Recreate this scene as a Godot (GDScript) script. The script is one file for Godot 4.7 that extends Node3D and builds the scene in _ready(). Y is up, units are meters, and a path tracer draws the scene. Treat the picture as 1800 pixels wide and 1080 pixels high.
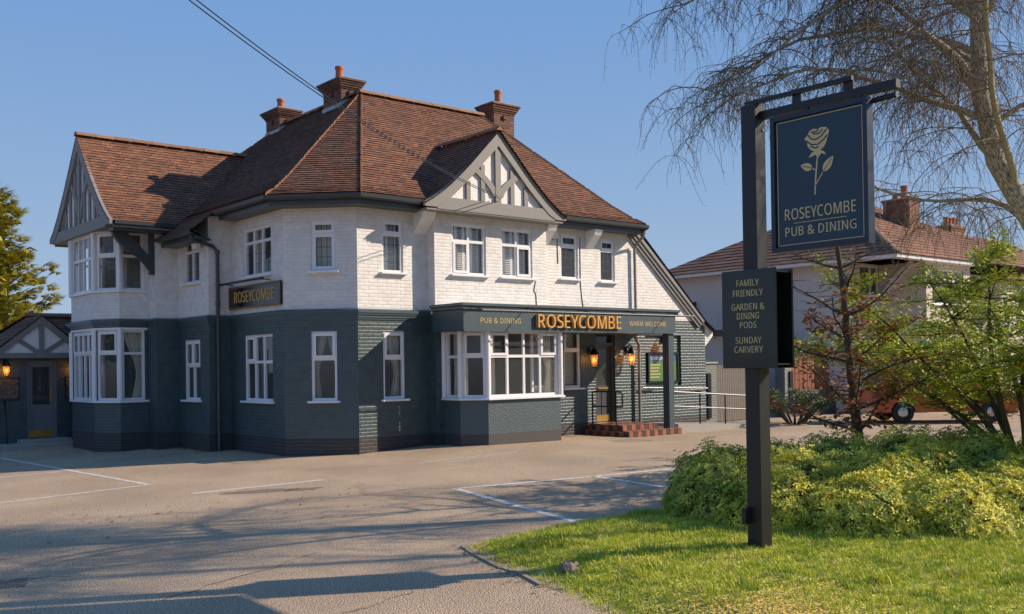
extends Node3D
# A corner pub with a tiled hip roof, its car park and hanging sign. R wall of the pub: plane z = 0 facing +z; L wall: plane x = 0 facing -x.

class MB:
	var v := PackedVector3Array()
	var n := PackedVector3Array()
	var t := PackedVector2Array()
	var c := PackedColorArray()
	var ix := PackedInt32Array()
	var col := Color(1, 1, 1)
	func vert(p: Vector3, nn: Vector3, uv: Vector2) -> int:
		v.append(p); n.append(nn); t.append(uv); c.append(col)
		return v.size() - 1
	func uvof(p: Vector3, nn: Vector3) -> Vector2:
		if absf(nn.y) > 0.97:
			return Vector2(p.x, p.z)
		var tx := Vector3.UP.cross(nn).normalized()
		var ty := nn.cross(tx)
		return Vector2(p.dot(tx), -p.dot(ty))
	func poly(pts: Array) -> void:          # convex, counter-clockwise seen from outside
		var nn: Vector3 = (pts[1] - pts[0]).cross(pts[2] - pts[0]).normalized()
		if nn.length_squared() < 0.5 and pts.size() > 3:
			nn = (pts[2] - pts[0]).cross(pts[3] - pts[0]).normalized()
		var b := v.size()
		for p in pts:
			vert(p, nn, uvof(p, nn))
		for i in range(1, pts.size() - 1):
			ix.append(b); ix.append(b + i + 1); ix.append(b + i)
	func quad(a: Vector3, b: Vector3, p: Vector3, d: Vector3) -> void:
		poly([a, b, p, d])
	func box(ctr: Vector3, size: Vector3, bs := Basis()) -> void:
		var h := size * 0.5
		var q := []
		for s in [Vector3(-1, -1, 1), Vector3(1, -1, 1), Vector3(1, 1, 1), Vector3(-1, 1, 1), Vector3(-1, -1, -1), Vector3(1, -1, -1), Vector3(1, 1, -1), Vector3(-1, 1, -1)]:
			q.append(ctr + bs * (h * s))
		quad(q[0], q[1], q[2], q[3]); quad(q[5], q[4], q[7], q[6]); quad(q[4], q[0], q[3], q[7])
		quad(q[1], q[5], q[6], q[2]); quad(q[3], q[2], q[6], q[7]); quad(q[4], q[5], q[1], q[0])
	func span(a: Vector3, b: Vector3) -> void:      # box between two corners
		box((a + b) * 0.5, (b - a).abs())
	func bevel(ctr: Vector3, size: Vector3, r: float, bs := Basis()) -> void:    # box with chamfered edges along y and top/bottom
		var h := size * 0.5
		var ring := func(dx: float, y: float) -> Array:
			var x := h.x - dx
			var z := h.z - dx
			var k := r * 0.7
			var o := []
			for p in [Vector2(-x + k, z), Vector2(x - k, z), Vector2(x, z - k), Vector2(x, -z + k), Vector2(x - k, -z), Vector2(-x + k, -z), Vector2(-x, -z + k), Vector2(-x, z - k)]:
				o.append(ctr + bs * Vector3(p.x, y, p.y))
			return o
		var rs := [ring.call(r, -h.y), ring.call(0.0, -h.y + r), ring.call(0.0, h.y - r), ring.call(r, h.y)]
		for k in 3:
			for i in 8:
				var j := (i + 1) % 8
				quad(rs[k][i], rs[k][j], rs[k + 1][j], rs[k + 1][i])
		poly(rs[3])
		var lo: Array = rs[0].duplicate(); lo.reverse(); poly(lo)
	func bar(a: Vector3, b: Vector3, w: float, h: float, up := Vector3.UP) -> void:   # beam a..b, w across, h along up
		var d := (b - a)
		var l := d.length()
		d /= l
		var x := up.cross(d).normalized()
		if x.length_squared() < 0.5:
			x = Vector3.RIGHT.cross(d).normalized()
		var y := d.cross(x)
		box((a + b) * 0.5, Vector3(w, h, l), Basis(x, y, d))
	func tube(pts: Array, rads: Array, sides := 6, cap := true) -> void:
		var rings := []
		var px := Vector3.ZERO
		for i in pts.size():
			var d: Vector3 = (pts[mini(i + 1, pts.size() - 1)] - pts[maxi(i - 1, 0)]).normalized()
			if px == Vector3.ZERO:
				px = (Vector3.UP if absf(d.y) < 0.9 else Vector3.RIGHT).cross(d).normalized()
			px = (px - d * px.dot(d)).normalized()
			var py := d.cross(px)
			var r: Array = []
			for k in sides:
				var a := TAU * k / sides
				var o := px * cos(a) + py * sin(a)
				r.append(vert(pts[i] + o * rads[i], o, Vector2(float(k) / sides * 2.0, i)))
			rings.append(r)
		for i in pts.size() - 1:
			for k in sides:
				var j := (k + 1) % sides
				var a: int = rings[i][k]
				var b: int = rings[i][j]
				var e: int = rings[i + 1][j]
				var f: int = rings[i + 1][k]
				ix.append_array([a, e, b, a, f, e])
		if cap:
			for e in [0, pts.size() - 1]:
				var q := []
				for k in sides:
					q.append(v[rings[e][k]])
				if e == 0:
					q.reverse()
				poly(q)
	func lathe(at: Vector3, prof: Array, sides := 16) -> void:     # prof: Vector2(radius, height)
		var rings := []
		for i in prof.size():
			var p: Vector2 = prof[i]
			var d: Vector2 = (prof[mini(i + 1, prof.size() - 1)] - prof[maxi(i - 1, 0)]).normalized()
			var r := []
			for k in sides:
				var a := TAU * k / sides
				r.append(vert(at + Vector3(cos(a) * p.x, p.y, sin(a) * p.x), Vector3(cos(a) * d.y, -d.x, sin(a) * d.y).normalized(), Vector2(a, p.y)))
			rings.append(r)
		for i in prof.size() - 1:
			for k in sides:
				var j := (k + 1) % sides
				ix.append_array([rings[i][k], rings[i][j], rings[i + 1][j], rings[i][k], rings[i + 1][j], rings[i + 1][k]])
	func extrude(pts: PackedVector2Array, xf: Transform3D, depth: float) -> void:  # outline in xf's xy plane, from z = 0 to depth
		if Geometry2D.is_polygon_clockwise(pts):
			pts = pts.duplicate()
			pts.reverse()
		var tr := Geometry2D.triangulate_polygon(pts)
		for s in [0, 1]:
			var z := depth if s == 1 else 0.0
			var nn := xf.basis.z.normalized() * (1.0 if s == 1 else -1.0)
			var b := v.size()
			for p in pts:
				vert(xf * Vector3(p.x, p.y, z), nn, p)
			for k in range(0, tr.size(), 3):
				var a := pts[tr[k]]
				var ccw: bool = (pts[tr[k + 1]] - a).cross(pts[tr[k + 2]] - a) > 0
				if ccw == (s == 1):
					ix.append_array([b + tr[k], b + tr[k + 2], b + tr[k + 1]])
				else:
					ix.append_array([b + tr[k], b + tr[k + 1], b + tr[k + 2]])
		for i in pts.size():
			var a := pts[i]
			var e := pts[(i + 1) % pts.size()]
			quad(xf * Vector3(a.x, a.y, 0), xf * Vector3(e.x, e.y, 0), xf * Vector3(e.x, e.y, depth), xf * Vector3(a.x, a.y, depth))
	func mesh() -> ArrayMesh:
		var arr := []
		arr.resize(Mesh.ARRAY_MAX)
		arr[Mesh.ARRAY_VERTEX] = v; arr[Mesh.ARRAY_NORMAL] = n; arr[Mesh.ARRAY_TEX_UV] = t; arr[Mesh.ARRAY_COLOR] = c; arr[Mesh.ARRAY_INDEX] = ix
		var m := ArrayMesh.new()
		m.add_surface_from_arrays(Mesh.PRIMITIVE_TRIANGLES, arr)
		return m

var M := {}
var rng := RandomNumberGenerator.new()
var taken := {}

func put(mb: MB, called: String, m: Material, parent: Node, xf := Transform3D()) -> MeshInstance3D:
	var o := MeshInstance3D.new()
	o.mesh = mb.mesh()
	o.material_override = m
	o.name = called
	o.transform = xf
	parent.add_child(o, true)
	return o

func share(ms: Mesh, called: String, m: Material, parent: Node, xf := Transform3D()) -> MeshInstance3D:
	var o := MeshInstance3D.new()
	o.mesh = ms
	o.material_override = m
	o.name = called
	o.transform = xf
	parent.add_child(o, true)
	return o

func numbered(called: String) -> String:
	taken[called] = taken.get(called, -1) + 1
	return called if taken[called] == 0 else "%s_%03d" % [called, taken[called]]

func tag(o: Node, label: String, category := "", group := "", kind := "") -> Node:
	if label: o.set_meta("label", label)
	if category: o.set_meta("category", category)
	if group: o.set_meta("group", group)
	if kind: o.set_meta("kind", kind)
	return o

func thing(called: String, label: String, category: String, at := Vector3.ZERO, group := "", turn := 0.0) -> Node3D:
	var o := Node3D.new()
	o.name = numbered(called)
	o.position = at
	o.rotation.y = turn
	add_child(o)
	tag(o, label, category, group)
	return o

func part(called: String, parent: Node, xf := Transform3D()) -> Node3D:
	var o := Node3D.new()
	o.name = called
	o.transform = xf
	parent.add_child(o, true)
	return o

func lin(r: float, g: float, b: float, a := 1.0) -> Color:
	var k := Color(r, g, b, a).linear_to_srgb()
	k.a = a
	return k

func mat(r: float, g: float, b: float, rough := 0.7, metal := 0.0) -> StandardMaterial3D:
	var m := StandardMaterial3D.new()
	m.albedo_color = lin(r, g, b)
	m.roughness = rough
	m.metallic = metal
	return m

func tex(im: Image) -> ImageTexture:
	return ImageTexture.create_from_image(im)

func noise_tex(seed_: int, freq: float, lo: Color, hi: Color, size := 512, oct := 4, a := 0.0, b := 1.0) -> NoiseTexture2D:
	var f := FastNoiseLite.new()
	f.seed = seed_
	f.frequency = freq
	f.noise_type = FastNoiseLite.TYPE_SIMPLEX_SMOOTH
	f.fractal_octaves = oct
	var g := Gradient.new()
	g.set_color(0, lo); g.set_color(1, hi)
	g.set_offset(0, a); g.set_offset(1, b)
	var t := NoiseTexture2D.new()
	t.width = size; t.height = size
	t.seamless = true
	t.noise = f
	t.color_ramp = g
	return t

func noise_normal(seed_: int, freq: float, bump: float, size := 512) -> NoiseTexture2D:
	var f := FastNoiseLite.new()
	f.seed = seed_
	f.frequency = freq
	f.fractal_octaves = 4
	var t := NoiseTexture2D.new()
	t.width = size; t.height = size
	t.seamless = true
	t.noise = f
	t.as_normal_map = true
	t.bump_strength = bump
	return t

func brick_images(size: int, courses: int, per: int, base: Color, spread: float, mortar: Color, seed_: int) -> Array:
	# colour (linear values given, stored as sRGB) and height of a stretcher-bond brick wall, square tile
	var r := RandomNumberGenerator.new()
	r.seed = seed_
	var im := Image.create(size, size, false, Image.FORMAT_RGB8)
	var hm := Image.create(size, size, false, Image.FORMAT_RGB8)
	var ch := float(size) / courses
	var bw := float(size) / per
	var f := FastNoiseLite.new()
	f.seed = seed_
	f.frequency = 0.06
	var tone := []
	for k in courses:
		var row := []
		for j in per:
			row.append([1.0 + r.randf_range(-spread, spread), r.randf_range(-spread, spread) * 0.3, r.randf_range(0.75, 1.0)])
		tone.append(row)
	var joint := 0.011 / (1.8 / size)
	for y in size:
		var k := int(y / ch) % courses
		var fy := fmod(y, ch)
		for x in size:
			var xo := fposmod(x + (bw * 0.5 if k % 2 else 0.0), float(size))
			var j := int(xo / bw) % per
			var fx := fmod(xo, bw)
			var e := minf(minf(fx, bw - fx), minf(fy, ch - fy)) - joint * 0.5
			var s := clampf(e / 2.2 + 0.35 + 0.35 * f.get_noise_2d(x * 1.7, y * 1.7), 0.0, 1.0)
			var q: Array = tone[k][j]
			var w := 1.0 + 0.08 * f.get_noise_2d(x * 3.0, y * 3.0 + 400.0)
			var bc := Color(base.r * q[0] * w + q[1] * base.r, base.g * q[0] * w, base.b * q[0] * w)
			im.set_pixel(x, y, mortar.lerp(bc, s).linear_to_srgb())
			var h: float = s * q[2] * (0.9 + 0.1 * w)
			hm.set_pixel(x, y, Color(h, h, h))
	return [tex(im), tex(hm)]

func brick_mat(imgs: Array, relief: float, rough: float) -> StandardMaterial3D:
	var m := StandardMaterial3D.new()
	m.albedo_texture = imgs[0]
	m.heightmap_enabled = true
	m.heightmap_texture = imgs[1]
	m.heightmap_scale = relief
	m.roughness = rough
	m.uv1_scale = Vector3(1 / 1.8, 1 / 1.8, 1)
	return m

func ground(x: float, z: float) -> float:       # the car park falls gently to the left and towards the street
	var xs := [-40.0, 1.1, 3.4, 5.5, 8.0, 14.0, 400.0]
	var ys := [-1.45, 0.0, 0.1, 0.08, 0.03, 0.0, 0.0]
	var y := -1.45
	for i in 6:
		if x >= xs[i]:
			y = lerpf(ys[i], ys[i + 1], clampf((x - xs[i]) / (xs[i + 1] - xs[i]), 0, 1))
	return maxf(y, -1.2) - 0.008 * clampf(z - 1.5, 0.0, 40.0)

func setup_camera() -> void:
	var cam := Camera3D.new()
	cam.name = "camera"
	var yaw := deg_to_rad(39.918)
	var pitch := deg_to_rad(0.6217)
	var roll := deg_to_rad(-0.8209)
	var f := Vector3(sin(yaw) * cos(pitch), sin(pitch), -cos(yaw) * cos(pitch))
	var r := Vector3(cos(yaw), 0, sin(yaw))
	var u := r.cross(f)
	var r2 := r * cos(roll) + u * sin(roll)
	var u2 := u * cos(roll) - r * sin(roll)
	cam.transform = Transform3D(Basis(r2, u2, -f), Vector3(-9.59, 1.8, 17.68))
	cam.projection = Camera3D.PROJECTION_FRUSTUM
	cam.near = 0.1
	cam.far = 600.0
	cam.size = 0.1 * 1080.0 / 1754.7
	cam.frustum_offset = Vector2(0, 0.1 * 81.3 / 1754.7)
	cam.current = true
	add_child(cam)

func setup_light() -> void:
	var we := WorldEnvironment.new()
	we.name = "world_environment"
	var e := Environment.new()
	e.background_mode = Environment.BG_SKY
	var sm := ProceduralSkyMaterial.new()
	sm.sky_top_color = Color(0.284, 0.452, 0.655)
	sm.sky_horizon_color = Color(0.545, 0.61, 0.668)
	sm.sky_curve = 0.17
	sm.ground_horizon_color = Color(0.55, 0.54, 0.52)
	sm.ground_bottom_color = Color(0.25, 0.22, 0.20)
	sm.sky_energy_multiplier = 1.0
	var sky := Sky.new()
	sky.sky_material = sm
	e.sky = sky
	e.tonemap_mode = Environment.TONE_MAPPER_LINEAR
	e.tonemap_exposure = 1.7
	e.sdfgi_enabled = true
	e.ssao_enabled = true
	e.ssil_enabled = true
	we.environment = e
	add_child(we)
	var sun := DirectionalLight3D.new()
	sun.name = "sun"
	sun.light_energy = 1.22
	sun.light_color = Color(1.0, 0.925, 0.83)
	sun.light_angular_distance = 0.5
	sun.shadow_enabled = true
	add_child(sun)
	sun.look_at_from_position(Vector3(1.47, 1.08, 1.0) * 20.0, Vector3.ZERO)

func weather(m: StandardMaterial3D, lo: float) -> void:
	# uneven old paint: broad blotches and fine grime over the coat
	m.detail_enabled = true
	m.detail_blend_mode = BaseMaterial3D.BLEND_MODE_MUL
	m.detail_uv_layer = BaseMaterial3D.DETAIL_UV_2
	m.uv2_triplanar = true
	m.uv2_world_triplanar = true
	m.uv2_scale = Vector3(0.35, 0.35, 0.35)
	if not M.has("grime"): M.grime = {}
	if not M.grime.has(lo): M.grime[lo] = noise_tex(81, 0.02, Color(lo, lo * 0.99, lo * 0.975), Color(1, 1, 1), 512, 6, 0.2, 0.6)
	m.detail_albedo = M.grime[lo]

func make_materials() -> void:
	M.white_brick = brick_mat(brick_images(512, 24, 8, Color(0.71, 0.69, 0.67), 0.03, Color(0.665, 0.645, 0.625), 5), 0.5, 0.6)
	weather(M.white_brick, 0.955)
	M.green_brick = brick_mat(brick_images(512, 24, 8, Color(0.040, 0.074, 0.082), 0.06, Color(0.035, 0.066, 0.074), 6), 0.5, 0.45)
	weather(M.green_brick, 0.88)
	M.green_brick.metallic_specular = 0.62
	M.plinth_brick = brick_mat(brick_images(512, 24, 8, Color(0.050, 0.045, 0.047), 0.1, Color(0.042, 0.038, 0.04), 7), 0.9, 0.55)
	M.red_brick = brick_mat(brick_images(512, 24, 8, Color(0.24, 0.085, 0.042), 0.28, Color(0.22, 0.18, 0.14), 8), 1.0, 0.85)
	M.old_brick = brick_mat(brick_images(512, 24, 8, Color(0.16, 0.07, 0.042), 0.35, Color(0.12, 0.095, 0.075), 9), 1.0, 0.85)
	M.white_render = mat(0.76, 0.74, 0.72, 0.7)
	M.white_render.normal_enabled = true
	M.white_render.normal_texture = noise_normal(31, 0.05, 3.0)
	M.white_render.uv1_scale = Vector3(0.8, 0.8, 0.8)
	M.green_render = mat(0.045, 0.076, 0.088, 0.47)
	M.green_render.metallic_specular = 0.62
	M.green_render.normal_enabled = true
	M.green_render.normal_texture = noise_normal(32, 0.05, 2.0)
	M.green_render.uv1_scale = Vector3(0.8, 0.8, 0.8)
	M.plinth_render = mat(0.055, 0.05, 0.052, 0.6)
	M.plinth_render.normal_enabled = true
	M.plinth_render.normal_texture = M.green_render.normal_texture
	M.green_paint = mat(0.040, 0.070, 0.082, 0.42)
	M.green_paint.metallic_specular = 0.6
	M.grey_paint = mat(0.060, 0.068, 0.072, 0.4)
	M.gutter = mat(0.045, 0.052, 0.056, 0.35)
	M.timber = mat(0.21, 0.20, 0.188, 0.6)
	M.upvc = mat(0.76, 0.75, 0.76, 0.3)
	M.black = mat(0.012, 0.012, 0.014, 0.35)
	M.dark_metal = mat(0.02, 0.022, 0.026, 0.4)
	M.brass = mat(0.62, 0.38, 0.10, 0.35, 0.9)
	M.gold = mat(0.62, 0.36, 0.11, 0.45)
	M.gold_flat = mat(0.55, 0.42, 0.20, 0.5)
	M.lead = mat(0.38, 0.40, 0.43, 0.6)
	M.lead_came = mat(0.05, 0.05, 0.055, 0.5)
	M.white_plastic = mat(0.75, 0.75, 0.74, 0.35)
	M.pot = mat(0.36, 0.10, 0.045, 0.7)
	M.door_paint = mat(0.065, 0.068, 0.076, 0.35)
	M.glass = StandardMaterial3D.new()
	M.glass.albedo_color = Color(0.75, 0.8, 0.8, 0.08)
	M.glass.transparency = BaseMaterial3D.TRANSPARENCY_ALPHA
	M.glass.roughness = 0.02
	M.glass.metallic_specular = 0.85
	M.tile = StandardMaterial3D.new()
	M.tile.vertex_color_use_as_albedo = true
	M.tile.roughness = 0.85
	M.tile.albedo_texture = noise_tex(41, 0.03, Color(0.72, 0.70, 0.68), Color(1, 1, 1))
	M.tile.uv1_scale = Vector3(0.7, 0.7, 1)
	M.tile.normal_enabled = true
	M.tile.normal_texture = noise_normal(42, 0.12, 3.0)
	M.ridge = mat(0.27, 0.15, 0.085, 0.85)
	M.curtain = mat(0.55, 0.52, 0.43, 0.9)
	M.curtain.backlight_enabled = true
	M.curtain.backlight = Color(0.3, 0.28, 0.22)
	M.room = mat(0.34, 0.30, 0.26, 0.85)
	M.room_dark = mat(0.20, 0.13, 0.085, 0.7)
	M.mortar = mat(0.35, 0.31, 0.26, 0.9)
	M.concrete = mat(0.33, 0.31, 0.28, 0.85)
	M.concrete.normal_enabled = true
	M.concrete.normal_texture = noise_normal(43, 0.08, 3.0)
	M.flame = mat(1.0, 0.6, 0.2)
	M.flame.emission_enabled = true
	M.flame.emission = Color(1.0, 0.72, 0.38)
	M.flame.emission_energy_multiplier = 1.0
	M.lamp_glass = StandardMaterial3D.new()
	M.lamp_glass.albedo_color = Color(1.0, 0.86, 0.6, 0.22)
	M.lamp_glass.transparency = BaseMaterial3D.TRANSPARENCY_ALPHA
	M.lamp_glass.roughness = 0.15
	M.sign_black = mat(0.012, 0.012, 0.014, 0.42)
	M.sign_blue = mat(0.011, 0.034, 0.060, 0.3)
	M.sign_blue_frame = mat(0.010, 0.020, 0.042, 0.35)
	M.sign_cream = mat(0.58, 0.47, 0.25, 0.5)
	M.sign_gold = mat(0.60, 0.48, 0.22, 0.5)
	M.sign_gloss = mat(0.010, 0.013, 0.012, 0.12)
	M.leafy = StandardMaterial3D.new()
	M.leafy.vertex_color_use_as_albedo = true
	M.leafy.roughness = 0.6
	M.leafy.backlight_enabled = true
	M.leafy.backlight = Color(0.5, 0.52, 0.14)
	M.bark = mat(0.085, 0.068, 0.055, 0.9)
	M.bark.normal_enabled = true
	M.bark.normal_texture = noise_normal(45, 0.06, 8.0)
	M.rail_grey = mat(0.22, 0.22, 0.23, 0.4, 0.6)
	M.door_grey = mat(0.16, 0.165, 0.185, 0.4)
	M.sign_frame = mat(0.16, 0.09, 0.03, 0.4)
	M.print_dark = StandardMaterial3D.new()
	M.print_dark.albedo_texture = noise_tex(71, 0.02, lin(0.03, 0.03, 0.025), lin(0.28, 0.17, 0.10), 256, 3)
	M.print_dark.uv1_scale = Vector3(2, 2, 1)
	M.print_dark.roughness = 0.4
	M.print_green = mat(0.10, 0.20, 0.06, 0.4)
	M.print_blue = mat(0.05, 0.12, 0.24, 0.4)
	M.print_skin = mat(0.42, 0.20, 0.16, 0.4)
	M.birch_bark = StandardMaterial3D.new()
	M.birch_bark.albedo_texture = noise_tex(72, 0.03, lin(0.10, 0.08, 0.06), lin(0.70, 0.60, 0.46), 512, 5, 0.15, 0.7)
	M.birch_bark.uv1_scale = Vector3(1.5, 0.6, 1)
	M.birch_bark.roughness = 0.85
	M.birch_bark.normal_enabled = true
	M.birch_bark.normal_texture = M.bark.normal_texture
	M.twig = mat(0.19, 0.14, 0.10, 0.8)
	M.tan_render = mat(0.64, 0.56, 0.50, 0.85)
	M.tan_render.normal_enabled = true
	M.tan_render.normal_texture = noise_normal(46, 0.1, 3.0)
	M.board_grey = StandardMaterial3D.new()
	M.board_grey.albedo_texture = noise_tex(73, 0.02, lin(0.13, 0.11, 0.095), lin(0.22, 0.19, 0.165), 256, 4)
	M.board_grey.uv1_scale = Vector3(6, 0.5, 1)
	M.board_grey.roughness = 0.85
	M.board_brown = StandardMaterial3D.new()
	M.board_brown.albedo_texture = noise_tex(74, 0.02, lin(0.15, 0.05, 0.022), lin(0.27, 0.10, 0.045), 256, 4)
	M.board_brown.uv1_scale = Vector3(6, 0.5, 1)
	M.board_brown.roughness = 0.8
	M.car_red = mat(0.36, 0.012, 0.012, 0.25)
	M.car_red.clearcoat_enabled = true
	M.car_red.clearcoat = 1.0
	M.car_red.clearcoat_roughness = 0.05
	M.car_glass = mat(0.02, 0.024, 0.026, 0.05)
	M.tyre = mat(0.015, 0.015, 0.016, 0.8)
	M.alloy = mat(0.5, 0.5, 0.52, 0.3, 0.9)
	M.lamp_clear = mat(0.6, 0.6, 0.62, 0.1)
	M.stone = mat(0.20, 0.16, 0.12, 0.9)
	M.stone.normal_enabled = true
	M.stone.normal_texture = M.bark.normal_texture
	M.pier_brick = brick_mat(brick_images(512, 24, 8, Color(0.20, 0.215, 0.20), 0.06, Color(0.17, 0.18, 0.17), 10), 0.9, 0.7)
	M.gate_dark = mat(0.03, 0.032, 0.036, 0.5)
	M.pantile = StandardMaterial3D.new()
	M.pantile.vertex_color_use_as_albedo = true
	M.pantile.roughness = 0.85
	M.pantile.albedo_color = lin(0.78, 0.74, 0.72)
	M.kerb = mat(0.26, 0.22, 0.175, 0.9)
	M.kerb.normal_enabled = true
	M.kerb.normal_texture = M.concrete.normal_texture

# ---------- walls ----------
func wall(mb: MB, a: Vector2, b: Vector2, y0: float, y1: float, holes: Array) -> void:
	# a -> b runs left to right seen from outside; holes: [u0, u1, y0, y1]
	var d := (b - a)
	var l := d.length()
	d /= l
	var us := [0.0, l]
	var ys := [y0, y1]
	for h in holes:
		us.append(clampf(h[0], 0, l)); us.append(clampf(h[1], 0, l))
		ys.append(clampf(h[2], y0, y1)); ys.append(clampf(h[3], y0, y1))
	us.sort(); ys.sort()
	var at := func(u: float, y: float) -> Vector3: return Vector3(a.x + d.x * u, y, a.y + d.y * u)
	for i in us.size() - 1:
		if us[i + 1] - us[i] < 1e-4: continue
		for j in ys.size() - 1:
			if ys[j + 1] - ys[j] < 1e-4: continue
			var cu: float = (us[i] + us[i + 1]) / 2
			var cy: float = (ys[j] + ys[j + 1]) / 2
			var open := false
			for h in holes:
				if cu > h[0] and cu < h[1] and cy > h[2] and cy < h[3]: open = true
			if not open:
				mb.quad(at.call(us[i], ys[j]), at.call(us[i + 1], ys[j]), at.call(us[i + 1], ys[j + 1]), at.call(us[i], ys[j + 1]))

func reveal(mb: MB, a: Vector2, b: Vector2, h: Array, depth := 0.11) -> void:
	var d := (b - a).normalized()
	var inn := Vector3(d.y, 0, -d.x) * depth
	var p := func(u: float, y: float) -> Vector3: return Vector3(a.x + d.x * u, y, a.y + d.y * u)
	var q := [p.call(h[0], h[2]), p.call(h[1], h[2]), p.call(h[1], h[3]), p.call(h[0], h[3])]
	for i in 4:
		var e: Vector3 = q[i]
		var g: Vector3 = q[(i + 1) % 4]
		mb.quad(e, e + inn, g + inn, g)

func frame_of(a: Vector2, b: Vector2, u: float, y: float, out := 0.0) -> Transform3D:
	var d := (b - a).normalized()
	var nrm := Vector3(-d.y, 0, d.x)
	return Transform3D(Basis(Vector3(d.x, 0, d.y), Vector3.UP, nrm), Vector3(a.x + d.x * u, y, a.y + d.y * u) + nrm * out)

func curtain_mesh(w: float, h: float, side: float, tied: bool) -> MB:
	# a hanging curtain, gathered; tied back at two thirds of its drop when tied
	var mb := MB.new()
	var nx := 22
	var ny := 14
	var grid := []
	for j in ny + 1:
		var y := h * (1.0 - float(j) / ny)
		var k := 1.0
		if tied:
			var s := float(j) / ny
			k = lerpf(1.0, 0.30, smoothstep(0.0, 0.62, s)) if s < 0.62 else lerpf(0.30, 0.52, smoothstep(0.62, 1.0, s))
		var row := []
		for i in nx + 1:
			var u := float(i) / nx
			var x := u * w * k
			row.append(Vector3(x if side < 0 else w - x, y, 0.025 * sin(u * 30.0 + 0.6 * sin(j * 0.5)) * (0.5 + 0.5 * k) + 0.01 * sin(u * 71.0)))
		grid.append(row)
	for j in ny:
		for i in nx:
			if side < 0:
				mb.quad(grid[j + 1][i], grid[j + 1][i + 1], grid[j][i + 1], grid[j][i])
			else:
				mb.quad(grid[j + 1][i + 1], grid[j + 1][i], grid[j][i], grid[j][i + 1])
	return mb

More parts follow.
